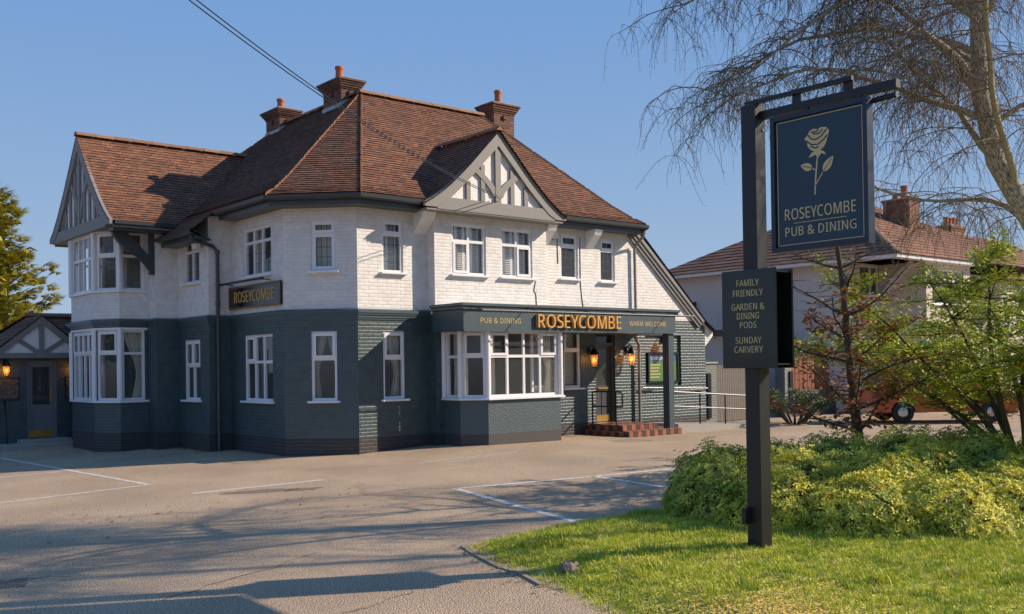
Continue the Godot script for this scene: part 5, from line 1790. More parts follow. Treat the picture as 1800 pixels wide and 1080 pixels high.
func build_fixtures() -> void:
	var cable_n := 0
	# wall sign over the left windows
	var s := thing("wall_sign", "black wall sign with gold lettering under the upstairs window", "sign", Vector3(0, 3.1, -3.61))
	s.transform.basis = Basis(Vector3(0, 0, 1), Vector3.UP, Vector3(-1, 0, 0))
	var mb := MB.new()
	mb.bevel(Vector3(1.24, 0.25, 0.03), Vector3(2.48, 0.5, 0.05), 0.006)
	put(mb, "board", M.sign_gloss, s)
	mb = MB.new()
	for r in [[0.0, 0.05, 0.0, 0.5], [2.43, 2.48, 0.0, 0.5], [0.05, 2.43, 0.0, 0.04], [0.05, 2.43, 0.46, 0.5]]:
		mb.span(Vector3(r[0], r[2], 0.054), Vector3(r[1], r[3], 0.07))
	put(mb, "frame", M.sign_frame, s)
	letters(s, "ROSEYCOMBE", Transform3D(Basis(), Vector3(1.24, 0.14, 0.056)), 1.95, 0.24, M.gold, 0.02)
	mb = MB.new()
	mb.tube([Vector3(-0.45, 0.56, 0.28), Vector3(2.15, 0.56, 0.28)], [0.025, 0.025], 8)
	put(mb, "trough_light", M.black, s)
	for x in [0.1, 1.9]:
		mb = MB.new()
		mb.tube([Vector3(x, 0.56, 0.28), Vector3(x, 0.56, 0.0)], [0.012, 0.012], 6)
		put(mb, "light_arm", M.black, s)
	# alarm box, flood light, cameras
	var al := thing("alarm_box", "white burglar alarm box on the white upper wall beside the gable", "alarm", Vector3(6.5, 4.92, 0.0))
	mb = MB.new()
	mb.extrude(PackedVector2Array([Vector2(-0.11, 0.1), Vector2(-0.12, -0.03), Vector2(-0.05, -0.14), Vector2(0.05, -0.14), Vector2(0.12, -0.03), Vector2(0.11, 0.1), Vector2(0.05, 0.14), Vector2(-0.05, 0.14)]), Transform3D(), 0.09)
	put(mb, "cover", M.white_plastic, al)
	mb = MB.new()
	mb.span(Vector3(-0.05, -0.15, 0.01), Vector3(0.05, -0.13, 0.08))
	put(mb, "strobe", M.dark_metal, al)
	var cc := thing("security_camera", "small pale security camera by the narrow upstairs window", "camera", Vector3(-0.52, 4.5, -3.95))
	mb = MB.new()
	mb.tube([Vector3(0, 0, 0), Vector3(-0.1, 0.02, 0)], [0.02, 0.02], 6)
	put(mb, "arm", M.white_plastic, cc)
	mb = MB.new()
	mb.box(Vector3(-0.14, 0.03, -0.04), Vector3(0.1, 0.1, 0.24))
	mb.box(Vector3(-0.14, 0.09, -0.06), Vector3(0.13, 0.015, 0.28))
	put(mb, "housing", M.white_plastic, cc)
	lantern(Vector3(7.66, 2.0, 0.0), Vector3.BACK, "glowing lantern on the wall left of the entrance door")
	lantern(Vector3(9.0, 2.02, 0.0), Vector3.BACK, "glowing lantern on the wall between entrance door and downpipe")
	lantern(Vector3(10.43, 2.30, -0.055), Vector3.BACK, "glowing lantern above the framed welcome poster")
	# welcome poster
	var po := thing("poster_case", "black framed green welcome poster in the recess beside the entrance", "poster", Vector3(9.83, 1.25, -0.055))
	mb = MB.new()
	mb.span(Vector3(0, 0, 0), Vector3(0.05, 0.8, 0.06)); mb.span(Vector3(1.16, 0, 0), Vector3(1.21, 0.8, 0.06)); mb.span(Vector3(0.05, 0, 0), Vector3(1.16, 0.05, 0.058)); mb.span(Vector3(0.05, 0.75, 0), Vector3(1.16, 0.8, 0.058))
	put(mb, "frame", M.black, po)
	mb = MB.new()
	mb.span(Vector3(0.05, 0.05, 0.0), Vector3(1.16, 0.56, 0.03))
	put(mb, "green_print", M.print_green, po)
	mb = MB.new()
	mb.span(Vector3(0.05, 0.56, 0.0), Vector3(1.16, 0.75, 0.03))
	put(mb, "blue_print", M.print_blue, po)
	mb = MB.new()
	mb.extrude(PackedVector2Array([Vector2(0.62, 0.05), Vector2(1.0, 0.05), Vector2(0.96, 0.3), Vector2(0.9, 0.5), Vector2(0.8, 0.56), Vector2(0.7, 0.5), Vector2(0.66, 0.28)]), Transform3D(Basis(), Vector3(0, 0, 0.0302)), 0.001)
	put(mb, "picture_print", M.print_skin, po)
	letters(po, "Welcome", Transform3D(Basis(), Vector3(0.40, 0.60, 0.031)), 0.56, 0.10, M.white_plastic, 0.002)
	for k in 5:
		mb = MB.new()
		mb.span(Vector3(0.10, 0.46 - k * 0.08, 0.0302), Vector3(0.5 - 0.04 * (k % 3), 0.485 - k * 0.08, 0.0315))
		put(mb, "print_line", M.sign_cream, po)
	# loose cables clipped to the upper wall
	for w in [[[5.72, 3.72, 0.28], [5.66, 3.5, 0.28], [5.72, 3.42, 0.28], [5.74, 3.1, 0.28]], [[7.42, 4.9, 0.01], [7.42, 3.75, 0.01], [7.46, 3.4, 0.01], [7.52, 3.1, 0.01]], [[6.66, 4.8, 0.01], [6.68, 4.2, 0.01]]]:
		var cb := thing("wall_cable", ["loose cable below the right gable window", "thin cable running down beside the narrow upstairs window", "short cable hanging under the alarm box"][cable_n], "cable", Vector3.ZERO)
		cable_n += 1
		var pp := []
		for q in w: pp.append(Vector3(q[0], q[1], q[2]))
		rail(cb, "cable", pp, 0.008, M.dark_metal)
	# wires to the gable
	for k in 2:
		var c := thing("overhead_cable", ["upper thin overhead service cable slung from the front gable across the sky", "lower thin overhead service cable slung from the front gable across the sky"][k], "cable", Vector3(4.28 + 0.1 * k, 5.5 - 0.06 * k, 0.70), "overhead service cables")
		var pts := []
		var rs := []
		for i in 41:
			var q := i * 0.5
			pts.append(Vector3(-0.858 * q - 0.012 * k * q, (-0.012 + 0.004 * k) * q + 0.0077 * q * q, 0.513 * q - 0.006 * k * q))
			rs.append(0.008)
		mb = MB.new()
		mb.tube(pts, rs, 5)
		put(mb, "wire", M.black, c)

# ---------- plants ----------
func limb(mb: MB, p: Vector3, d: Vector3, length: float, r0: float, r1: float, n: int, wander: float, pull: Vector3, sides := 6) -> Array:
	# a wandering tapered branch; returns its points
	var pts := [p]
	var rs := [r0]
	var dir := d.normalized()
	for i in n:
		dir = (dir + Vector3(rng.randf_range(-1, 1), rng.randf_range(-1, 1), rng.randf_range(-1, 1)) * wander + pull / n).normalized()
		p += dir * (length / n)
		pts.append(p)
		rs.append(lerpf(r0, r1, (i + 1.0) / n))
	mb.tube(pts, rs, sides, false)
	return pts

func birch(called: String, label: String, at: Vector3, lean: Vector3, left_bias: Vector3, twigs: int, from := 0.28, limbs := 28) -> Node3D:
	rng.seed = 4242
	var t := thing(called, label, "birch tree", at)
	var wood := MB.new()
	var fine := MB.new()
	var buds := MB.new()
	# trunk: leans, then stands upright
	var tp := []
	var tr := []
	var h := 12.5
	for i in 15:
		var q := i / 14.0
		var s := smoothstep(0.0, 0.42, q)
		tp.append(lean * s * (1.0 - 0.1 * s) + Vector3(0.10 * sin(q * 9.0), h * q - 0.2, 0.08 * cos(q * 7.0) - 0.08))
		tr.append(lerpf(0.19, 0.03, pow(q, 0.85)))
	tr[0] = 0.24
	wood.tube(tp, tr, 12, false)
	var tips := []
	var reach := 9 if left_bias.length() > 0.5 else 0      # long limbs over the sign
	for k in limbs + reach:
		var q := lerpf(from, 0.97, pow(minf(k / (limbs - 1.0), 1.0), 0.9))
		if k >= limbs: q = 0.40 + 0.035 * (k - limbs)
		var fi := q * 14.0
		var i := int(fi)
		var p: Vector3 = tp[i].lerp(tp[mini(i + 1, 14)], fi - i)
		var a := k * 2.4 + rng.randf_range(-0.4, 0.4)
		var d := Vector3(cos(a), 0, sin(a))
		d = (d + left_bias * 0.55).normalized()
		if k >= limbs: d = Vector3(-0.767, 0, -0.641).rotated(Vector3.UP, rng.randf_range(-0.45, 0.45))
		var ln := lerpf(3.9, 1.6, q) * rng.randf_range(0.8, 1.15) * (1.0 + 0.5 * d.dot(left_bias.normalized() if left_bias.length() > 0 else d))
		if k >= limbs: ln = rng.randf_range(3.0, 4.4)
		var pts := limb(wood, p, d * 0.75 + Vector3.UP * 0.75, ln, lerpf(0.06, 0.026, q), 0.010, 12, 0.21, Vector3(0, -0.85, 0))
		for j in range(2, pts.size()):
			for m in 3:
				var a2 := rng.randf() * TAU
				var d2 := (Vector3(cos(a2), rng.randf_range(-0.1, 0.7), sin(a2)) + d * 0.7)
				var sub := limb(fine, pts[j], d2, rng.randf_range(0.5, 1.3), 0.009, 0.004, 6, 0.22, Vector3(0, -0.9, 0), 4)
				tips.append_array([sub[3], sub[4], sub[5], sub[6]])
	for k in twigs:
		var p: Vector3 = tips[rng.randi() % tips.size()]
		var a := rng.randf() * TAU
		var pts := limb(fine, p, Vector3(cos(a) * 0.6, rng.randf_range(-0.5, 0.3), sin(a) * 0.6), rng.randf_range(0.3, 0.95), 0.0036, 0.0022, 5, 0.28, Vector3(0, -2.2, 0), 3)
		for j in range(1, pts.size()):
			for m in (1 if j % 2 else 2):
				var c: Vector3 = pts[j] + Vector3(rng.randf_range(-0.03, 0.03), rng.randf_range(-0.04, 0.02), rng.randf_range(-0.03, 0.03))
				var u := Vector3(rng.randf_range(-1, 1), rng.randf_range(-1, 1), rng.randf_range(-1, 1)).normalized() * rng.randf_range(0.007, 0.013)
				var w := u.cross(Vector3(rng.randf_range(-1, 1), rng.randf_range(-1, 1), rng.randf_range(-1, 1))).normalized() * 0.005
				buds.col = Color(0.16, 0.15, 0.04) if rng.randf() < 0.5 else Color(0.09, 0.06, 0.035)
				buds.quad(c - u, c + w, c + u, c - w)
	put(wood, "trunk", M.birch_bark, t)
	tag(put(fine, "twigs", M.twig, t), "", "", "", "stuff")
	tag(put(buds, "buds", M.leafy, t), "", "", "", "stuff")
	return t

func leaf_cluster(n: int, spread: float, ll: float, lw: float, up: float) -> ArrayMesh:
	var mb := MB.new()
	for k in n:
		var a := TAU * k / n + rng.randf_range(-0.5, 0.5)
		var d := (Vector3(cos(a), rng.randf_range(up - 0.5, up + 0.6), sin(a))).normalized()
		var o := d * rng.randf_range(0.1, 1.0) * spread
		var s := d.cross(Vector3.UP).normalized() * lw * 0.5
		var l := ll * rng.randf_range(0.75, 1.2)
		var bend := Vector3.UP.cross(s).normalized() * 0.12 * l
		mb.poly([o, o + d * l * 0.45 + s + bend, o + d * l])
		mb.poly([o, o + d * l, o + d * l * 0.45 - s + bend])
	return mb.mesh()

func shrub(c: Vector3, rx: float, rz: float, h: float, n: int, ms: Array, pal: Array, seed_: int, label: String) -> void:
	var t := thing("low_shrub", label, "shrub", c, "low clipped shrubs around the sign")
	var f := FastNoiseLite.new()
	f.seed = seed_
	f.frequency = 1.3
	var rad := func(d: Vector3) -> float: return 1.0 + 0.24 * f.get_noise_3dv(d * 1.2 + c) + 0.10 * f.get_noise_3dv(d * 4.0 + c)
	# twiggy core
	var core := MB.new()
	core.col = Color(0.13, 0.10, 0.055)
	var ring := []
	for j in 7:
		var el := lerpf(-0.25, PI / 2, j / 6.0)
		var r := []
		for i in 14:
			var a := TAU * i / 14
			var d := Vector3(cos(a) * cos(el), sin(el), sin(a) * cos(el))
			var k: float = rad.call(d) * 0.80
			r.append(Vector3(d.x * rx * k, d.y * h * k, d.z * rz * k))
		ring.append(r)
	for j in 6:
		for i in 14:
			var i2 := (i + 1) % 14
			core.quad(ring[j][i], ring[j + 1][i], ring[j + 1][i2], ring[j][i2])
	put(core, "inner_twigs", M.leafy, t)
	for v in ms.size():
		var xf := []
		var cs := []
		for k in n / ms.size():
			var a := rng.randf() * TAU
			var y := rng.randf_range(-0.12, 1.0)
			var s := sqrt(maxf(0.0, 1.0 - y * y))
			var d := Vector3(cos(a) * s, y, sin(a) * s)
			var q: float = rad.call(d) * rng.randf_range(0.80, 1.03)
			var p := Vector3(d.x * rx * q, maxf(d.y * h * q, 0.02), d.z * rz * q)
			var nn := Vector3(d.x / rx, d.y / h, d.z / rz).normalized()
			var ax := Vector3.UP.cross(nn)
			var b := Basis(ax.normalized(), Vector3.UP.angle_to(nn) * 0.8) if ax.length() > 0.01 else Basis()
			b = b * Basis(Vector3.UP, rng.randf() * TAU)
			xf.append(Transform3D(b.scaled(Vector3.ONE * rng.randf_range(0.75, 1.25)), p))
			# new shoots are yellow and come in drifts; old leaves are deep green
			var w := f.get_noise_3dv(p * 1.6 + c * 3.0) + rng.randf_range(-0.35, 0.35)
			var kcol: Color = pal[0].lerp(pal[1], smoothstep(-0.25, 0.35, w))
			cs.append(kcol)
		scatter("foliage", ms[v], M.leafy, t, xf, cs)

func build_plants() -> void:
	var rose := [leaf_cluster(9, 0.028, 0.034, 0.020, 0.5), leaf_cluster(8, 0.025, 0.030, 0.017, 0.9), leaf_cluster(10, 0.036, 0.033, 0.018, 0.2)]
	var dark := Color(0.20, 0.27, 0.035)
	var mid := Color(0.38, 0.44, 0.05)
	var yel := Color(0.78, 0.68, 0.085)
	var beds := [
		[-0.12, 10.15, 0.62, 0.70, 0, "rounded deep green shrub on the car park edge of the bed"],
		[0.42, 9.70, 0.68, 0.78, 0, "tall dark green shrub behind the sign post at the tarmac edge"],
		[-0.2, 11.0, 0.62, 0.62, 1, "yellow-tipped shrub directly behind the sign post"],
		[0.12, 11.85, 0.66, 0.58, 1, "low spreading yellow-green shrub at the lawn edge, nearest the post"],
		[0.72, 12.5, 0.68, 0.56, 1, "low spreading yellow-green shrub at the lawn edge, second from the post"],
		[1.5, 12.7, 0.70, 0.58, 1, "low spreading yellow-green shrub at the lawn edge, third from the post"],
		[2.35, 12.8, 0.72, 0.60, 0, "low dark green shrub at the lawn edge, farthest from the post"],
		[0.75, 10.6, 0.66, 0.70, 1, "yellow flushed shrub in the middle of the bed left of the young tree"],
		[1.30, 11.4, 0.70, 0.66, 1, "yellow flushed shrub in the middle of the bed in front of the young tree"],
		[2.10, 11.6, 0.66, 0.66, 1, "yellow flushed shrub in the middle of the bed right of the young tree"],
		[2.95, 11.9, 0.68, 0.70, 0, "green shrub under the arching leafy bush"],
		[1.25, 9.95, 0.66, 0.74, 0, "green shrub at the back of the bed beside the tarmac"],
		[2.05, 10.4, 0.68, 0.76, 0, "green shrub at the back of the bed, left of the young tree trunk"],
		[2.95, 10.9, 0.70, 0.76, 1, "yellowish shrub at the back of the bed, right of the young tree trunk"],
		[3.9, 11.2, 0.75, 0.72, 0, "green shrub at the foot of the arching leafy bush"],
		[3.9, 12.4, 0.75, 0.7, 0, "dark green shrub beside the birch trunk"],
	]
	for i in beds.size():
		var b: Array = beds[i]
		var y := turf(b[0], b[1]) - 0.03
		shrub(Vector3(b[0], y, b[1]), b[2], b[2], b[3], 2600, rose, [Color(0.22, 0.29, 0.035), Color(0.50, 0.50, 0.06)] if b[4] == 0 else [Color(0.34, 0.38, 0.045), Color(0.85, 0.74, 0.09)], 100 + i, b[5])
	# birches: one by the sign, one across the lawn whose shadow falls on the tarmac
	birch("birch_tree", "bare drooping birch tree overhanging the hanging sign", Vector3(5.7, turf(5.7, 13.5), 13.5), Vector3(-2.3, 0, -1.9), Vector3(-0.75, 0, -0.5), 11500, 0.28, 24)
	birch("birch_tree", "second bare birch on the lawn casting branch shadows over the tarmac", Vector3(9.0, -0.1, 17.6), Vector3(-0.5, 0, -0.3), Vector3(-0.3, 0, -0.2), 400, 0.58, 9)
	# young oak holding brown leaves
	rng.seed = 31
	var at := Vector3(3.55, turf(3.55, 9.85), 9.85)
	var t := thing("young_oak", "slim young tree still holding brown dead leaves behind the low shrubs", "tree", at)
	var wood := MB.new()
	var trunk := limb(wood, Vector3(0, -0.1, 0), Vector3(-0.10, 1, 0.0), 4.1, 0.085, 0.02, 12, 0.035, Vector3(-0.15, 0.2, 0), 9)
	var lf := leaf_cluster(5, 0.07, 0.10, 0.055, -0.4)
	var xf := []
	var cs := []
	for k in 19:
		var j := 2 + (k * 9) / 19
		var a := k * 2.4
		var pts := limb(wood, trunk[j], Vector3(cos(a), 0.45, sin(a)), lerpf(1.6, 0.7, k / 19.0), 0.022, 0.006, 7, 0.17, Vector3(0, 0.25, 0), 5)
		for q in range(1, pts.size()):
			for m in 2:
				var b := rng.randf() * TAU
				var sub := limb(wood, pts[q], Vector3(cos(b), 0.2, sin(b)), rng.randf_range(0.2, 0.45), 0.007, 0.003, 3, 0.25, Vector3.ZERO, 3)
				var keep: bool = pts[q].y < 2.5
				if keep and rng.randf() < (0.9 if pts[q].y < 1.3 else 0.6):
					for e in 3:
						xf.append(Transform3D(Basis.from_euler(Vector3(rng.randf_range(-0.6, 0.6), rng.randf() * TAU, rng.randf_range(-0.6, 0.6))), sub[3 - e]))
						var z := rng.randf_range(0.7, 1.25)
						cs.append(Color(0.34 * z, 0.14 * z, 0.055 * z))
	put(wood, "trunk", M.bark, t)
	scatter("leaves", lf, M.leafy, t, xf, cs)
	# arching leafy bush on the right
	bush(Vector3(5.7, turf(5.7, 11.2), 11.2), "tall arching bush with fresh yellow-green leaves right of the young tree", 2.0, 3.9, 11000, Color(0.30, 0.38, 0.04), Color(0.58, 0.58, 0.065), 20)
	bush(Vector3(9.6, turf(9.6, 11.6), 11.6), "tall leafy green bush near the parked red car", 2.0, 3.0, 3500, Color(0.16, 0.24, 0.03), Color(0.34, 0.38, 0.045), 13)
	bush(Vector3(14.6, 0, 1.2), "small dark green evergreen bush in front of the timber fence", 0.75, 1.5, 900, Color(0.05, 0.09, 0.02), Color(0.09, 0.14, 0.03), 8)
	# conifer and hedge on the left
	conifer(Vector3(-1.6, -0.3, -26.0), 11.5, 5.0)
	hedge()

func bush(at: Vector3, label: String, r: float, h: float, n: int, c0: Color, c1: Color, stems: int) -> void:
	rng.seed = 900 + stems
	var t := thing("leafy_bush", label, "bush", at)
	var wood := MB.new()
	var lf := leaf_cluster(7, 0.06, 0.07, 0.034, 0.2)
	var spots := []
	for k in stems:
		var a := k * 2.4 + 0.3
		var pts := limb(wood, Vector3(cos(a) * 0.15, -0.1, sin(a) * 0.15), Vector3(cos(a) * 0.45, 1.0, sin(a) * 0.45), h * rng.randf_range(0.8, 1.15), 0.04 if k % 3 else 0.06, 0.008, 10, 0.12, Vector3(cos(a) * 0.65, -0.45, sin(a) * 0.65), 6)
		for j in range(4, pts.size()):
			for m in 4:
				var b := rng.randf() * TAU
				var sub := limb(wood, pts[j], Vector3(cos(b), rng.randf_range(-0.1, 0.6), sin(b)), rng.randf_range(0.35, 0.9) * r * 0.55, 0.010, 0.004, 5, 0.25, Vector3(0, -0.3, 0), 4)
				for q in range(1, 6): spots.append(sub[q])
	put(wood, "stems", M.bark, t)
	var xf := []
	var cs := []
	for k in n:
		var p: Vector3 = spots[rng.randi() % spots.size()] + Vector3(rng.randf_range(-1, 1), rng.randf_range(-1, 1), rng.randf_range(-1, 1)) * 0.07
		xf.append(Transform3D(Basis.from_euler(Vector3(rng.randf_range(-0.5, 0.5), rng.randf() * TAU, rng.randf_range(-0.5, 0.5))).scaled(Vector3.ONE * rng.randf_range(0.7, 1.3)), p))
		cs.append(c0 if rng.randf() < 0.6 else c1)      # two leaf ages, mixed evenly over the whole bush
	scatter("leaves", lf, M.leafy, t, xf, cs)

func conifer(at: Vector3, h: float, r: float) -> void:
	var t := thing("conifer_tree", "golden green conifer tree rising behind the side porch", "conifer", at)
	var wood := MB.new()
	wood.tube([Vector3(0, 0, 0), Vector3(0, h * 0.5, 0), Vector3(0, h, 0)], [0.28, 0.16, 0.02], 8)
	var spray := MB.new()
	for k in 9:
		var a := (k - 4) * 0.28
		var d := Vector3(sin(a), -0.12 * absf(k - 4), cos(a)) * (0.42 - 0.03 * absf(k - 4))
		var s := Vector3(cos(a), 0, -sin(a)) * 0.05
		spray.poly([Vector3.ZERO, d * 0.6 + s, d])
		spray.poly([Vector3.ZERO, d, d * 0.6 - s])
	var ms := spray.mesh()
	var xf := []
	var cs := []
	for k in 190:
		var q := k / 189.0
		var y := lerpf(0.6, h * 0.97, q)
		var a := k * 2.39996
		var ln := r * pow(1.0 - q, 0.75) * rng.randf_range(0.8, 1.12) + 0.2
		var d := Vector3(cos(a), 0.12, sin(a))
		var pts := limb(wood, Vector3(0, y, 0), d, ln, 0.05, 0.012, 7, 0.06, Vector3(0, 0.35, 0), 4)
		for j in range(2, 8):
			for m in 10:
				var p: Vector3 = pts[j] + Vector3(rng.randf_range(-0.32, 0.32), rng.randf_range(-0.18, 0.2), rng.randf_range(-0.32, 0.32))
				var dir := (d + Vector3(rng.randf_range(-0.9, 0.9), rng.randf_range(-0.3, 0.5), rng.randf_range(-0.9, 0.9))).normalized()
				xf.append(Transform3D(Basis.looking_at(-dir, Vector3.UP, false).scaled(Vector3.ONE * rng.randf_range(0.7, 1.2)), p))
				var w := rng.randf()
				cs.append(Color(0.27, 0.28, 0.035).lerp(Color(0.54, 0.42, 0.05), w * w))
	put(wood, "trunk", M.bark, t)
	scatter("foliage", ms, M.leafy, t, xf, cs)

func hedge() -> void:
	var t := thing("clipped_hedge", "dark green hedge at the side of the porch", "hedge", Vector3(-5.4, -0.25, -11.6))
	var lf := leaf_cluster(7, 0.05, 0.05, 0.026, 0.3)
	var core := MB.new()
	core.col = Color(0.12, 0.10, 0.055)
	core.bevel(Vector3(0, 0.85, 0), Vector3(2.1, 1.7, 1.0), 0.15)
	put(core, "inner_twigs", M.leafy, t)
	var xf := []
	var cs := []
	for k in 2600:
		var f := rng.randi() % 3
		var p := Vector3(rng.randf_range(-1.1, 1.1), rng.randf_range(0, 1.8), 0.55)
		if f == 1: p = Vector3(rng.randf_range(-1.1, 1.1), 1.78, rng.randf_range(-0.55, 0.55))
		if f == 2: p = Vector3(1.1 * (1 if rng.randf() < 0.5 else -1), rng.randf_range(0, 1.8), rng.randf_range(-0.55, 0.55))
		p += Vector3(rng.randf_range(-0.07, 0.07), rng.randf_range(-0.07, 0.07), rng.randf_range(-0.07, 0.07))
		xf.append(Transform3D(Basis.from_euler(Vector3(rng.randf_range(-0.8, 0.8), rng.randf() * TAU, rng.randf_range(-0.8, 0.8))), p))
		cs.append(Color(0.04, 0.07, 0.018).lerp(Color(0.09, 0.12, 0.03), rng.randf()))
	scatter("foliage", lf, M.leafy, t, xf, cs)

func build_gates() -> void:
	# painted brick pier, grey board gates and the brown arched fence beyond the pub's end
	for p in [[12.6, 13.75, -1.3, -0.9, 1.72, "grey-green painted brick pier between pub wall and grey gate"], [17.06, 17.42, -1.2, -0.85, 1.85, "pale grey brick gate pier beside the brown fence"]]:
		var t := thing("gate_pier", p[5], "pier", Vector3(p[0], -0.1, p[2]))
		var mb := MB.new()
		mb.span(Vector3.ZERO, Vector3(p[1] - p[0], p[4] + 0.1, p[3] - p[2]))
		put(mb, "shaft", M.pier_brick, t)
		mb = MB.new()
		mb.bevel(Vector3((p[1] - p[0]) / 2, p[4] + 0.13, (p[3] - p[2]) / 2), Vector3(p[1] - p[0] + 0.08, 0.06, p[3] - p[2] + 0.08), 0.01)
		put(mb, "coping", M.concrete, t)
		mb = MB.new()
		mb.span(Vector3((p[1] - p[0]) * 0.6, 0.25, p[3] - p[2] + 0.001), Vector3((p[1] - p[0]) * 0.6 + 0.16, 1.55, p[3] - p[2] + 0.05))
		put(mb, "post", M.black, t)
	var g := thing("board_gate", "closed grey vertical board gate between the painted piers", "gate", Vector3(13.78, -0.02, -1.05))
	for k in 22:
		var mb := MB.new()
		mb.bevel(Vector3(0.055 + k * 0.107, 0.86 + 0.008 * (k % 3), 0), Vector3(0.1, 1.66, 0.022), 0.004)
		put(mb, "board", M.board_grey, g)
	for y in [0.3, 1.4]:
		var mb := MB.new()
		mb.span(Vector3(0.01, y, -0.05), Vector3(2.34, y + 0.1, -0.012))
		put(mb, "rail", M.board_grey, g)
	var d := thing("dark_gate", "dark steel gate leaf standing open beside the pale pier", "gate", Vector3(16.25, 0, -1.0), "", 0.55)
	var mb := MB.new()
	mb.span(Vector3(0, 0.05, -0.02), Vector3(1.1, 1.75, 0.02))
	put(mb, "sheet", M.gate_dark, d)
	for x in [0.0, 0.82, 1.06]:
		mb = MB.new()
		mb.span(Vector3(x, 0.0, -0.04), Vector3(x + 0.06, 1.8, 0.04))
		put(mb, "upright", M.black, d)
	var f := thing("arched_fence", "brown arched timber fence panel on a dark low wall", "fence", Vector3(17.45, 0, -1.0))
	var n := 20
	for k in n:
		var u := (k + 0.5) / n
		var top := 1.62 + 0.36 * sin(PI * clampf(u * 0.85 + 0.12, 0, 1))
		mb = MB.new()
		mb.bevel(Vector3(u * 2.3, (top + 0.82) / 2, 0.01 * (k % 2)), Vector3(0.108, top - 0.82, 0.02), 0.004)
		put(mb, "board", M.board_brown, f)
	mb = MB.new()
	mb.span(Vector3(0, -0.1, -0.12), Vector3(6.5, 0.82, 0.1))
	put(mb, "low_wall", M.plinth_brick, f)
	for y in [0.95, 1.45]:
		mb = MB.new()
		mb.span(Vector3(0.02, y, -0.06), Vector3(2.28, y + 0.09, -0.012))
		put(mb, "rail", M.board_brown, f)

